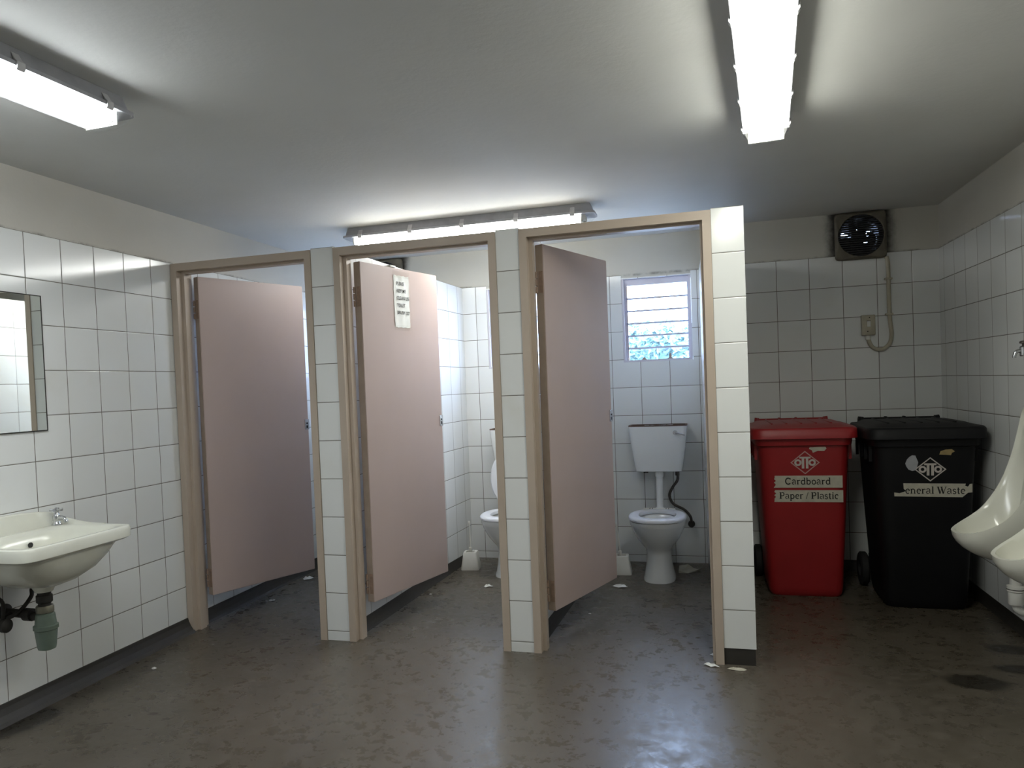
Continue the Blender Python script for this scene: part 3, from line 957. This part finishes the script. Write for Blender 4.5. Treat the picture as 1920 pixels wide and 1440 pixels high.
# ------------------------------------------------------------------ toilets
def toilet(cx, lid_up, label):
    root = empty('toilet', (cx, 1.50, 0))
    def lp(z, hw, yf, yb, e=2.3, n=44):
        out = []
        for k in range(n):
            a = 2 * PI * k / n
            c, s = math.cos(a), math.sin(a)
            x = hw * math.copysign(abs(c) ** (2 / e), c)
            yc, hy = (yf + yb) / 2, (yb - yf) / 2
            out.append((x, yc + hy * math.copysign(abs(s) ** (2 / e), s) - 1.50, z))
        return out
    bm = bmesh.new()
    loft(bm, [
        lp(0, .102, 1.366, 1.72, 2.6), lp(.012, .102, 1.366, 1.72, 2.6), lp(.03, .096, 1.372, 1.71), lp(.10, .083, 1.385, 1.68), lp(.175, .078, 1.39, 1.66), lp(.205, .083, 1.382, 1.67),
        lp(.235, .106, 1.352, 1.69), lp(.27, .131, 1.322, 1.70), lp(.31, .152, 1.296, 1.71), lp(.345, .167, 1.276, 1.715), lp(.362, .171, 1.268, 1.72), lp(.372, .176, 1.262, 1.725), lp(.398, .177, 1.260, 1.726),
        lp(.402, .172, 1.266, 1.722), lp(.402, .140, 1.300, 1.64), lp(.385, .128, 1.315, 1.62), lp(.30, .105, 1.35, 1.60), lp(.24, .06, 1.42, 1.57)], True, True)
    # outlet spigot behind
    lathe(bm, [(.05, .17), (.05, .46)], (0, 0, .10), 20, axis='y')
    tube(bm, [(0, .20, .36), (0, .285, .39)], .045, 18)
    link('pan', bm, 'ceramic', root, angle=40)
    # seat ring
    bm = bmesh.new()
    z = .404
    loft(bm, [lp(z, .182, 1.252, 1.700), lp(z + .012, .184, 1.250, 1.702), lp(z + .022, .176, 1.258, 1.696), lp(z + .024, .160, 1.276, 1.684), lp(z + .020, .118, 1.335, 1.640), lp(z + .006, .112, 1.342, 1.634), lp(z, .114, 1.340, 1.636)], False, False)
    s = link('seat', bm, 'seat', root, angle=50)
    bm = bmesh.new()
    box(bm, -.105, .105, .205, .225, .402, .428, .004)
    for hx in (-.062, -.045, .045, .062):
        box(bm, hx - .002, hx + .002, .2045, .2255, .403, .4285, mi=1)
    link('seat_hinge', bm, ['wplastic', 'hose'], s)
    if lid_up:
        bm = bmesh.new()
        pts = []
        rows = []
        for (k, off) in ((1.0, 0), (1.0, .012), (.96, .018)):
            row = []
            for i in range(44):
                a = 2 * PI * i / 44
                row.append((.180 * k * math.cos(a), .232 - off - .05 * 0 + .045 * (math.sin(a) * .5), .635 + .215 * k * math.sin(a)))
            rows.append(row)
        loft(bm, rows, True, True)
        link('lid', bm, 'seat', root)
    # cistern, open at the top
    bm = bmesh.new()
    cyb = D - 1.50 - .004
    def cl(z, hw, yf, e=7):
        return superloop(0, (yf + cyb) / 2, z, hw, (cyb - yf) / 2, e, 56)
    loft(bm, [cl(.664, .150, .310), cl(.668, .158, .302), cl(.72, .166, .295), cl(.85, .184, .283), cl(.975, .1965, .275), cl(.979, .1965, .275)], True, False)
    cis = link('cistern', bm, 'ceramic', root)
    bm = bmesh.new()
    loft(bm, [cl(.979, .198, .274), cl(.986, .198, .274), cl(.986, .185, .287), cl(.90, .176, .292), cl(.899, .12, .35)], False, True)
    link('stained_rim', bm, 'brown', cis)
    bm = bmesh.new()
    lathe(bm, [(.013, .262), (.016, .268), (.013, .284)], (.118, 0, .935), 18, axis='y')
    tube(bm, [(.118, .258, .937), (.145, .252, .930), (.182, .250, .918)], [.006, .005, .004], 10)
    link('flush_lever', bm, 'chrome', cis)
    for nx in (-.10, -.085):
        bm = bmesh.new()
        lathe(bm, [(.009, .650), (.009, .665)], (nx, .38, 0), 8)
        link('cistern_bolt', bm, 'grime', cis)
    bm = bmesh.new()
    tube(bm, spline([(0, .345, .664), (0, .345, .60), (0, .342, .48), (0, .325, .42), (0, .28, .388)], 6), .024, 18)
    lathe(bm, [(.030, .628), (.032, .632), (.032, .648), (.028, .664)], (0, .345, 0), 20)
    link('flush_pipe', bm, 'ceramic', root)
    bm = bmesh.new()
    tube(bm, spline([(.120, .385, .664), (.120, .390, .60), (.085, .400, .545), (.062, .400, .49), (.085, .405, .43), (.160, .410, .385), (.198, .420, .335), (.203, .440, .285)], 7), .0095, 12)
    lathe(bm, [(.014, .630), (.014, .655)], (.120, .385, 0), 10)
    link('supply_hose', bm, 'hose', root)
    bm = bmesh.new()
    lathe(bm, [(.020, .430), (.024, .436), (.024, .452), (.018, .456), (.018, cyb - .001)], (.203, 0, .282), 20, axis='y')
    link('stop_valve', bm, 'grime', root)
    return tag(root, label, 'toilet')

toilet(2.487, False, 'white toilet with trapezoid cistern and open seat in the cubicle beside the end pier')
toilet(1.487, True, 'white toilet with raised lid, mostly hidden behind the middle pier')

# ------------------------------------------------------------------ toilet brushes
def brush(x, y, rz, lb1, lb2, tilt):
    root = empty('brush_holder', (x, y, 0), rz)
    bm = bmesh.new()
    def sq(z, h, e=9):
        return superloop(0, 0, z, h, h, e, 40)
    loft(bm, [sq(0, .066), sq(.004, .067), sq(.060, .057), (sq(.118, .049)), sq(.123, .046), sq(.123, .030), sq(.05, .028)], True, True)
    link('pot', bm, 'wplastic', root)
    tag(root, lb1, 'toilet brush holder', 'square white brush holders')
    r2_ = empty('toilet_brush', (x, y, .055), rz)
    r2_.rotation_euler = (0, tilt, rz)
    bm = bmesh.new()
    lathe(bm, [(.010, .060), (.011, .066), (.011, .095), (.006, .100), (.005, .125), (.0075, .135), (.0055, .150), (.0048, .255), (.0075, .262), (.0085, .275), (.006, .286)], n=14)
    link('handle', bm, 'wplastic', r2_)
    bm = bmesh.new()
    lathe(bm, [(.006, 0), (.022, .004), (.024, .05), (.010, .062)], n=16)
    link('bristle_head', bm, 'wplastic', r2_)
    tag(r2_, lb2, 'toilet brush', 'white toilet brushes')

brush(1.165, 1.625, .12, 'square white brush holder in the tiled corner of the middle cubicle', 'white brush handle leaning in the corner of the middle cubicle', -.01)
brush(2.233, 1.625, .05, 'white brush holder beside the open door, left of the fully visible toilet', 'white brush handle beside the fully visible toilet', -.10)

# ------------------------------------------------------------------ wheelie bins
def emblem(bm_f, bm_d, fn, s):
    """ring letters and pillar letters inside a diamond outline, s = half width of the diamond"""
    hw, hh, t = s, s * .87, s * .075
    outer = [(0, hh), (hw, 0), (0, -hh), (-hw, 0)]
    inner = [(x * (1 - t * 1.5 / s), y * (1 - t * 1.5 / s)) for x, y in outer]
    for i in range(4):
        j = (i + 1) % 4
        bm_d.faces.new([bm_d.verts.new(fn(*p, 0)) for p in (outer[i], outer[j], inner[j], inner[i])])
    for sx in (-1, 1):
        ring = [((sx * s * .485 + s * .18 * math.cos(a), s * .0 + s * .18 * math.sin(a))) for a in [2 * PI * k / 28 for k in range(29)]]
        stroke(bm_f, ring, s * .135, fn)
        x0 = sx * s * .14
        bm_f.faces.new([bm_f.verts.new(fn(*p, 0)) for p in ((x0 - s * .085, -s * .44), (x0 + s * .085, -s * .44), (x0 + s * .085, s * .30), (x0 - s * .085, s * .30))])
    bm_f.faces.new([bm_f.verts.new(fn(*p, 0)) for p in ((-s * .38, s * .30), (s * .38, s * .30), (s * .38, s * .43), (-s * .38, s * .43))])

def torn(w_, h_, jag, rough_left=True, rough_right=False, n=7):
    """strip of paper w_ x h_ centred at 0 with ragged ends"""
    pts = [(-w_ / 2, -h_ / 2), (w_ / 2 - (jag if rough_right else 0), -h_ / 2)]
    if rough_right:
        pts += [(w_ / 2 - jag * .3, -h_ * .12), (w_ / 2, -h_ * .10)]
    pts += [(w_ / 2, h_ / 2), (-w_ / 2 + jag * .3, h_ / 2)]
    if rough_left:
        for k in range(1, n):
            t = k / n
            pts.append((-w_ / 2 + random.uniform(0, jag), h_ / 2 - h_ * t))
    return pts

def wheelie(x, y_front, rz, body_mat, label, decorate):
    """240 litre two-wheeled bin; origin on the floor under the middle of its front"""
    root = empty('wheelie_bin', (x, y_front, 0), rz)
    zr = .960
    # depth runs along +y; front leans back towards the foot
    def rr(z, hw, yf, yb, e=8):
        return superloop(0, (yf + yb) / 2, z, hw, (yb - yf) / 2, e, 64)
    bm = bmesh.new()
    loft(bm, [rr(.008, .180, .120, .520), rr(.0, .192, .108, .530), rr(.012, .200, .098, .540), rr(.05, .206, .090, .548), rr(.45, .226, .062, .595), rr(.80, .242, .036, .628),
              rr(.886, .247, .031, .634), rr(.890, .262, .012, .650), rr(.925, .266, .008, .655), rr(.925, .244, .032, .63), rr(.5, .22, .07, .60)], True, True)
    # stiffening ribs at the sides of the rim
    for s in (-1, 1):
        for k in range(4):
            yy = .12 + .14 * k
            box(bm, min(s * .246, s * .262), max(s * .246, s * .262), yy, yy + .006, .80, .890)
    # wheel housings at the back foot
    for s in (-1, 1):
        box(bm, min(s * .150, s * .2), max(s * .150, s * .2), .50, .60, .10, .20, .01)
    link('body', bm, body_mat, root)
    # lid
    bm = bmesh.new()
    loft(bm, [rr(zr - .032, .283, -.012, .665, 9), rr(zr - .030, .289, -.018, .668, 9), rr(zr + .020, .287, -.014, .668, 9), rr(zr + .030, .280, -.004, .665, 9), rr(zr + .031, .262, .018, .655, 8), rr(zr + .034, .250, .040, .650, 8), rr(zr + .046, .225, .085, .635, 7), rr(zr + .050, .15, .17, .58, 5)], True, True)
    for k in range(5):
        xx = -.16 + .08 * k
        box(bm, xx - .005, xx + .005, .12, .60, zr + .040, zr + .053, .002)
    ld = link('lid', bm, body_mat, root, angle=50)
    bm = bmesh.new()
    hz = zr + .038
    tube(bm, [(-.205, .695, hz), (.205, .695, hz)], .015, 14)
    for s in (-1, 1):
        tube(bm, [(s * .205, .695, hz + .002), (s * .222, .695, hz + .004)], .019, 14)
    for k in (-.07, .03, .2, -.2):
        box(bm, k - .006, k + .006, .660, .705, hz - .030, hz + .020, .002)
    box(bm, -.2, .2, .660, .668, zr - .02, hz)
    link('handle_bar', bm, body_mat, root)
    for s in (-1, 1):
        bm = bmesh.new()
        lathe(bm, [(.045, .205), (.088, .207), (.100, .216), (.100, .246), (.088, .254), (.045, .252), (.040, .240)], (0, .585, .1002), 28, axis='x')
        for v in bm.verts:
            v.co.x *= s
        wh = link('wheel', bm, 'rubber', root)
    bm = bmesh.new()
    tube(bm, [(-.245, .585, .1), (.245, .585, .1)], .011, 12)
    link('axle', bm, 'grime', root)
    # front face frame: u to the right, v up from the floor, w out of the face
    def front(v):
        if v < .45:
            return .090 + (.062 - .090) * (v - .05) / .40
        return .062 + (.036 - .062) * (v - .45) / .35
    decorate(root, lambda u, v, w_=0: (u, front(v) - .0016 - w_ * 1.0, v))
    return root

def deco_red(root, F):
    c, v0, s = .004, .790, .078
    a, b = bmesh.new(), bmesh.new()
    emblem(a, b, lambda u, v, w_: F(c + u, v0 + v, .0006), s)
    em = link('emblem', b, 'logop', root, smooth=False)
    link('emblem_letters', a, 'logo', em, smooth=False)
    for (vv, txt, w_, tu, tw, uo) in ((.679, 'Cardboard', .366, -.122, .244, .016), (.595, 'Paper / Plastic', .366, -.156, .316, .018)):
        bm = bmesh.new()
        poly_prism(bm, torn(w_, .070, .022), lambda u, v, t: F(uo + u, vv + v, t), .0008)
        st = link('label_strip', bm, 'label', root, smooth=False)
        bm = bmesh.new()
        serif_text(bm, txt, tw, lambda u, v, t: F(uo + tu + u, vv - .016 + v, .0014))
        link('lettering', bm, 'ink', st, smooth=False)
    bm = bmesh.new()
    poly_prism(bm, [(-.042, .012), (.040, .014), (.046, .004), (.034, -.010), (.0, -.009), (-.026, -.020), (-.03, -.006), (-.046, .003)], lambda u, v, t: F(.072 + u, .866 + v, t), .0008)
    link('sticker_scrap', bm, 'label', root, smooth=False)

def deco_black(root, F):
    c, v0, s = .016, .765, .075
    a, b = bmesh.new(), bmesh.new()
    emblem(a, b, lambda u, v, w_: F(c + u, v0 + v, .0006), s)
    em = link('emblem', b, 'logo', root, smooth=False)
    link('emblem_letters', a, 'logo', em, smooth=False)
    bm = bmesh.new()
    vv, uo = .652, .030
    poly_prism(bm, [(-.185, -.033), (.135, -.036), (.160, -.012), (.180, -.010), (.180, .036), (.168, .034), (.160, .020), (.146, .026), (.15, .036), (-.142, .038), (-.140, .008), (-.128, -.004), (-.16, -.016), (-.186, -.012)],
               lambda u, v, t: F(uo + u, vv + v, t), .0008)
    st = link('label_strip', bm, 'label', root, smooth=False)
    bm = bmesh.new()
    serif_text(bm, 'eneral Waste', .282, lambda u, v, t: F(uo - .134 + u, vv - .018 + v, .0014))
    link('lettering', bm, 'ink', st, smooth=False)
    bm = bmesh.new()
    poly_prism(bm, [(-.036, -.012), (-.03, .006), (-.006, .014), (.022, .016), (.036, .004), (.022, -.004), (.018, -.016), (-.01, -.014)], lambda u, v, t: F(.094 + u, .856 + v, t), .0008)
    link('sticker_scrap', bm, 'tan', root, smooth=False)
    bm = bmesh.new()
    poly_prism(bm, [(.03 * math.cos(t * .524) + random.uniform(-.003, .003), .042 * math.sin(t * .524) + random.uniform(-.004, .004)) for t in range(12)], lambda u, v, t: F(-.070 + u, .800 + v, t), .0008)
    link('sticker_scrap', bm, 'house', root, smooth=False)

tag(wheelie(3.337, 1.105, 0.0, 'red', '', deco_red), 'red wheelie bin with cardboard and paper labels beside the end pier', 'bin')
tag(wheelie(3.918, .940, math.radians(-1.0), 'bblack', '', deco_black), 'black general-waste wheelie bin between the red bin and the urinals', 'bin')

# ------------------------------------------------------------------ urinals
def urinal(y, label):
    root = empty('urinal', (W, y, 0))
    half = [(.350, .540, 0), (.345, .541, .05), (.320, .548, .10), (.280, .565, .136), (.220, .600, .158), (.170, .645, .166), (.105, .747, .168), (.058, .880, .162), (.032, 1.010, .146), (.026, 1.085, .116), (.025, 1.122, .062), (.025, 1.132, 0)]
    foot = [(.395, 0), (.398, .035), (.408, .07), (.430, .105), (.500, .140), (.580, .158), (.720, .168), (.880, .164), (1.014, .151), (1.088, .121), (1.128, .064), (1.139, 0)]
    hs = spline([Vector((a, c, b)) for a, b, c in half], 3)      # (dx, y, z)
    fs = spline([Vector((0, c, b)) for b, c in foot], 3)
    ring = [(h, f, 1) for h, f in zip(hs, fs)] + [(h, f, -1) for h, f in list(zip(hs, fs))[-2:0:-1]]
    def bez(a, b, c, d, t):
        return a * (1 - t) ** 3 + b * 3 * t * (1 - t) ** 2 + c * 3 * t * t * (1 - t) + d * t ** 3
    loops = []
    K = 10
    cols = []
    for h, f, s in ring:
        g = h.x / .35
        P0 = Vector((.0, f.y * s, f.z))
        P1_ = Vector((h.x * .55, f.y * s * 1.02, f.z - .012 * g))
        P2_ = Vector((h.x * 1.0, h.y * s * 1.02, h.z - .085 * g - .004))
        P3_ = Vector((h.x, h.y * s, h.z))
        col = [bez(P0, P1_, P2_, P3_, k / K) for k in range(K + 1)]
        # lip thickness then the inside
        k_in = 1 - .016 / max(.05, math.hypot(h.y, .12))
        q = Vector((max(.012, h.x - .014), h.y * s * .925, h.z + .002 - (.010 if h.z > 1.1 else 0)))
        low = max(0.0, min(1.0, (.72 - h.z) / .18))
        E = Vector((.016 + .10 * low, h.y * s * .30, (h.z - .02) * (1 - low) + .462 * low))
        C1 = Vector((q.x - .012 * g - .006, q.y * .97, q.z - .055 * low - .004))
        C2 = Vector((E.x + .12 * low * g + .004, q.y * .72, E.z + .006))
        col += [q] + [bez(q, C1, C2, E, k / 7) for k in range(1, 8)]
        cols.append(col)
    n = len(cols[0])
    loops = [[(-c[i].x - .001, c[i].y, c[i].z) for c in cols] for i in range(n)]
    bm = bmesh.new()
    loft(bm, loops, True, True)
    link('bowl', bm, 'urinal', root, angle=60)
    bm = bmesh.new()
    lathe(bm, [(.024, .455), (.024, .30), (.036, .295), (.036, .272), (.031, .268), (.031, .215), (.027, .208)], (-.105, 0, 0), 24)
    tube(bm, spline([(-.105, 0, .225), (-.10, 0, .19), (-.07, 0, .172), (-.004, 0, .170)], 5), .018, 14)
    link('waste_pipe', bm, 'wplastic', root)
    bm = bmesh.new()
    lathe(bm, [(.0365, .279), (.0365, .283)], (-.105, 0, 0), 24)
    link('seal_ring', bm, 'hose', root)
    return tag(root, label, 'urinal', 'bowl urinals on the tiled wall')

urinal(.42, 'ivory bowl urinal overlapping the black bin in view')
urinal(-.10, 'ivory bowl urinal at the picture edge, its lip in front of the other bowl')

root = empty('flush_tap', (W, .45, 1.36))
bm = bmesh.new()
lathe(bm, [(.022, -.001), (.022, -.006), (.010, -.010), (.010, -.040)], n=18, axis='x')
lathe(bm, [(.013, -.022), (.016, -.018), (.016, .018), (.011, .024)], (-.045, 0, 0), 18)
tube(bm, spline([(-.05, 0, .004), (-.072, 0, .0), (-.080, 0, -.014), (-.082, 0, -.028)], 5), .008, 12)
link('valve_body', bm, 'chrome', root)
bm = bmesh.new()
lathe(bm, [(.006, .022), (.006, .034), (.016, .036), (.016, .044), (.010, .048)], (-.045, 0, 0), 16)
link('tap_handle', bm, 'hose', root)
tag(root, 'small chrome flush tap on the tiled wall above the urinals', 'tap')

# ------------------------------------------------------------------ extractor fans
def fan(x, y, z, mat, label):
    root = empty('extractor_fan', (x, y, z))
    hs, r = .150, .133
    # square plate with a round opening, gently pillowed
    bm = bmesh.new()
    n = 64
    def sq(h, e, yy):
        lp = superloop(0, 0, 0, h, h, e, n)
        return [(a, yy, b) for a, b, _ in lp]
    def ci(rad, yy):
        return [(rad * math.cos(2 * PI * k / n), yy, rad * math.sin(2 * PI * k / n)) for k in range(n)]
    loft(bm, [sq(hs, 14, -.0005), sq(hs + .001, 14, -.018), sq(hs - .004, 12, -.030), ci(r + .004, -.040), ci(r, -.038), ci(r - .001, -.010)], False, False)
    link('front_plate', bm, mat, root, angle=40)
    bm = bmesh.new()
    m = 19
    for k in range(m):
        zz = -r + 2 * r * (k + .5) / m
        hw = math.sqrt(max(0, r * r - zz * zz)) - .001
        if hw < .012:
            continue
        box(bm, -hw, hw, -.036, -.024, zz - .0042, zz + .0042)
    for xx in (-.055, .055):
        hh = math.sqrt(r * r - xx * xx) - .002
        box(bm, xx - .002, xx + .002, -.030, -.022, -hh, hh)
    link('grille', bm, 'black', root, smooth=False)
    bm = bmesh.new()
    lathe(bm, [(.117, .0), (.117, .165), (.112, .165), (.112, .0), (.117, .0)], n=48, axis='y', cap0=False, cap1=False)
    link('duct', bm, 'black', root)
    bm = bmesh.new()
    lathe(bm, [(.030, .030), (.046, .036), (.046, .120), (.034, .130)], n=28, axis='y')
    for k in range(3):
        a = k * 2 * PI / 3 + .4
        tube(bm, [(.04 * math.cos(a), .12, .04 * math.sin(a)), (.113 * math.cos(a), .12, .113 * math.sin(a))], .006, 8)
    link('motor', bm, 'black', root)
    for k in range(5):
        a = k * 2 * PI / 5 - .25
        bm = bmesh.new()
        rows = []
        for (rad, wd) in ((.043, .40), (.075, .42), (.110, .40)):
            rows.append([(rad * math.cos(a + wd * t), .062 + .030 * t + off, rad * math.sin(a + wd * t)) for t, off in ((-1, 0), (0, 0), (1, 0), (1, .002), (0, .002), (-1, .002))])
        loft(bm, rows)
        link('fan_blade', bm, 'black', root)
    # rear collar closing the square hole around the duct
    bm = bmesh.new()
    def sq2(yy):
        return [(a, yy, b) for a, b, _ in superloop(0, 0, 0, .135, .135, 20, n)]
    loft(bm, [ci(.114, .172), ci(.114, .190), sq2(.190), sq2(.181), sq2(.180), ci(.1171, .180)], False, False)
    link('rear_collar', bm, 'black', root, smooth=False)
    # outside shutter with a few vanes left open
    bm = bmesh.new()
    nv = 24
    for k in range(nv):
        zz = -.116 + .232 * (k + .5) / nv
        hw = math.sqrt(max(0, .116 ** 2 - zz * zz))
        spans = [(-hw, hw, .0050)]
        if -.030 < zz < .064:          # vanes that have dropped open
            spans = [(-hw, min(hw, .012), .0024), (.012, .050, .0050), (.050, min(hw, .098), .0028), (.098, hw, .0050)]
        for xa, xb, t in spans:
            if xb - xa > .002:
                box(bm, xa, xb, .150, .156, zz - t, zz + t)
    link('shutter', bm, 'black', root, smooth=False)
    return tag(root, label, 'extractor fan')

fan(3.79, D2, 2.167, 'sooty', 'dirty square extractor fan with round black grille above the bins')
fan(.45, D, 2.165, 'sooty', 'blackened extractor fan glimpsed above the notice door')

# ------------------------------------------------------------------ isolator switch and conduit
root = empty('isolator_switch', (3.822, D2, 1.593))
bm = bmesh.new()
box(bm, -.040, .040, -.030, -.0005, -.065, .065, .005)
link('switch_box', bm, 'conduit', root)
bm = bmesh.new()
box(bm, -.010, .012, -.036, -.029, -.012, .026, .002)
link('rocker', bm, 'wplastic', root)
bm = bmesh.new()
box(bm, -.011, .013, -.0305, -.0295, .026, .029)
link('label_slot', bm, 'ink', root)
for sx, sz in ((.006, .048), (-.006, -.040)):
    bm = bmesh.new()
    lathe(bm, [(.0035, -.032), (.0035, -.029)], (sx, 0, sz), 10, axis='y')
    link('screw', bm, 'ink', root)
tag(root, 'cream isolator switch box on the tiles below the fan', 'switch')

root = empty('conduit_pipe', (3.944, D2, 2.0))
bm = bmesh.new()
pp = [(3.936, 2.022), (3.944, 1.98), (3.945, 1.88), (3.945, 1.76), (3.946, 1.66), (3.950, 1.59), (3.955, 1.53), (3.945, 1.475), (3.915, 1.442), (3.880, 1.434), (3.845, 1.450), (3.826, 1.485), (3.820, 1.526)]
tube(bm, spline([(a - 3.944, -.016, b - 2.0) for a, b in pp], 6), .0125, 14)
link('pipe_run', bm, 'conduit', root)
for (sx, sz) in ((3.945, 1.88), (3.945, 1.655)):
    bm = bmesh.new()
    box(bm, -.022, .022, -.031, -.0005, sz - 2.0 - .006, sz - 2.0 + .006, .002)
    link('saddle_clip', bm, 'conduit', root)
bm = bmesh.new()
lathe(bm, [(.016, 1.500), (.016, 1.527)], (3.820 - 3.944, -.016, -2.0), 14)
link('gland', bm, 'wplastic', root)
tag(root, 'dusty cream conduit looping from the fan down to the switch box', 'pipe')

# ------------------------------------------------------------------ taped notice on the middle door
_, hx, hy, ang, dz0, dz1 = DOORS[1]
root = empty('paper_notice', (hx, hy, 1.0), math.radians(ang))
NU0, NU1, NZ0, NZ1 = .288, .432, 1.650, 1.940
bm = bmesh.new()
nu, nv = 10, 14
g = []
for j in range(nv + 1):
    row = []
    for i in range(nu + 1):
        u = NU0 + (NU1 - NU0) * i / nu
        v = NZ0 + (NZ1 - NZ0) * j / nv
        wv = .0016 + .0016 * math.sin(i * 1.5 + .5 * math.sin(j * .9)) * math.sin(j * .55 + .4)
        row.append(bm.verts.new((u + .002 * math.sin(j * 1.7) * (i in (0, nu)), -wv - .0012, v - 1.0 + .002 * math.sin(i * 2.1) * (j in (0, nv)))))
    g.append(row)
for j in range(nv):
    for i in range(nu):
        bm.faces.new((g[j][i], g[j][i + 1], g[j + 1][i + 1], g[j + 1][i]))
link('sheet', bm, 'paper', root)
bm = bmesh.new()
def nfn(u0, v0):
    return lambda u, v, t: (u0 + u, -.0058, v0 + v - 1.0)
for k, (txt, du) in enumerate((('PLEASE', .022), ('KEEP ME', .022), ('CLEAN USE', .022), ('TOILET', .022), ('BRUSH', .022))):
    bm = bmesh.new()
    add_text(bm, txt, .0275, nfn(NU0 + du, 1.886 - .0405 * k), .0004, .86)
    link('lettering', bm, 'ink', root, smooth=False)
bm = bmesh.new()
add_text(bm, 'OOT', .0250, nfn(NU0 + .106, 1.886 - .0405 * 4), .0006, .62)
link('lettering', bm, 'ink', root, smooth=False)
for (u0, u1, v0, v1) in ((NU0 - .012, NU1 + .006, 1.928, 1.965), (NU0 - .012, NU0 + .012, 1.65, 1.94), (NU1 - .010, NU1 + .012, 1.65, 1.94), (NU0 - .01, NU1 + .012, 1.632, 1.662)):
    bm = bmesh.new()
    bm.faces.new([bm.verts.new(p) for p in ((u0, -.0064, v0 - 1), (u1, -.0064, v0 - 1), (u1, -.0064, v1 - 1), (u0, -.0064, v1 - 1))])
    link('tape', bm, 'tape', root, smooth=False)
bm = bmesh.new()
box(bm, .265, .315, -.003, DT + .004, dz1 - 1.0 + .0005, dz1 - 1.0 + .012, .003)
link('tape_lump', bm, 'paper', root)
tag(root, 'white paper notice in black capitals taped to the middle cubicle door', 'notice')

# ------------------------------------------------------------------ litter on the floor
def scrap(x, y, s, sq, rz, h, label, name='paper_scrap', mat='paper'):
    bm = bmesh.new()
    n = 9
    rim = []
    for k in range(n):
        a = 2 * PI * k / n
        r = s * random.uniform(.6, 1.1)
        rim.append(bm.verts.new((r * math.cos(a), r * sq * math.sin(a), random.uniform(.001, h * .5))))
    mid = []
    for k in range(n):
        a = 2 * PI * (k + .5) / n
        r = s * random.uniform(.25, .5)
        mid.append(bm.verts.new((r * math.cos(a), r * sq * math.sin(a), random.uniform(.3, 1) * h)))
    for k in range(n):
        bm.faces.new((rim[k], rim[(k + 1) % n], mid[k]))
        bm.faces.new((rim[(k + 1) % n], mid[(k + 1) % n], mid[k]))
    bm.faces.new(mid)
    bm.faces.new(list(reversed(rim)))
    o = link(name, bm, mat, smooth=False)
    o.location = (x, y, .0005)
    o.rotation_euler = (0, 0, rz)
    return tag(o, label, 'litter', 'scraps of tissue on the floor')

scrap(.215, -.545, .014, .8, .3, .012, 'tiny white scrap on the open floor near the basin wall')
scrap(.105, 1.16, .050, .8, .2, .025, 'crumpled white tissue behind the door nearest the basin')
scrap(.150, .63, .022, .7, .5, .012, 'small white scrap on the floor inside the first cubicle')
scrap(1.425, 1.150, .036, .6, .1, .018, 'white tissue scrap on the floor before the half-hidden toilet')
scrap(2.262, 1.265, .052, .7, .2, .016, 'flattened pale tissue on the floor before the fully visible toilet')
scrap(1.11, .915, .012, .7, .2, .008, 'tiny pale fleck beside the kerb of the middle cubicle')
scrap(2.15, .66, .010, .7, .2, .008, 'tiny pale fleck in the doorway of the cubicle by the end pier')
scrap(2.800, .105, .016, .7, .2, .014, 'tiny white crumb at the inner foot of the end frame')
scrap(2.79, -.03, .048, .35, -.45, .014, 'flattened wrapper scrap at the foot of the end door frame')
scrap(2.905, -.055, .050, .4, -.1, .012, 'grimy wrapper scrap under the end pier', mat='label')

bm = bmesh.new()
pts = [(2.600, 1.80), (2.602, 1.67), (2.66, 1.66), (2.74, 1.735), (2.70, 1.80), (2.66, 1.86), (2.60, 1.87)]
top = [bm.verts.new((x, y, .004 + .012 * (i % 2))) for i, (x, y) in enumerate(pts)]
bot = [bm.verts.new((x, y, .001)) for x, y in pts]
c = bm.verts.new((2.65, 1.77, .014))
for i in range(len(pts)):
    j = (i + 1) % len(pts)
    bm.faces.new((top[i], top[j], c))
    bm.faces.new((bot[j], bot[i], top[i], top[j])) if False else bm.faces.new((bot[i], bot[j], top[j], top[i]))
bm.faces.new(list(reversed(bot)))
tag(link('paper_sheet', bm, 'label', smooth=False), 'torn grey sheet lying on the floor behind the fully visible toilet', 'litter')

# ------------------------------------------------------------------ outside the windows
bm = bmesh.new()
box(bm, -12, 16, 2.26, 30, -.3, -.1)
struct(link('ground', bm, 'ground', smooth=False), 'pale concrete yard outside the windows', 'ground')
def tree(x, y, zc, rx, rz_, label):
    root = empty('tree', (x, y, -.1))
    bm = bmesh.new()
    tube(bm, [(0, 0, 0), (.03, 0, zc * .6), (-.02, .02, zc + .1)], [.07, .05, .03], 10)
    for k in range(5):
        a = k * 1.3
        tube(bm, [(0, 0, zc * .65), (rx * .4 * math.cos(a), rx * .4 * math.sin(a), zc + .1)], [.03, .012], 8)
    link('trunk', bm, 'bark', root)
    bm = bmesh.new()
    for k in range(3200):
        a, b, r = random.uniform(0, 2 * PI), math.acos(random.uniform(-1, 1)), random.uniform(.45, 1) ** .5
        p = Vector((rx * r * math.sin(b) * math.cos(a), rx * r * math.sin(b) * math.sin(a), zc + .1 + rz_ * r * math.cos(b)))
        d = Vector((random.gauss(0, 1), random.gauss(0, 1), random.gauss(0, .6))).normalized()
        e = d.orthogonal().normalized()
        s = random.uniform(.05, .09)
        bm.faces.new([bm.verts.new(q) for q in (p - d * s, p + e * s * .4, p + d * s, p - e * s * .4)])
    link('foliage', bm, 'leaf', root, smooth=False, recalc=False)
    return tag(root, label, 'tree')
tree(2.27, 6.4, 1.78, .58, .26, 'pale green tree outside the louvre window, seen through the panes')
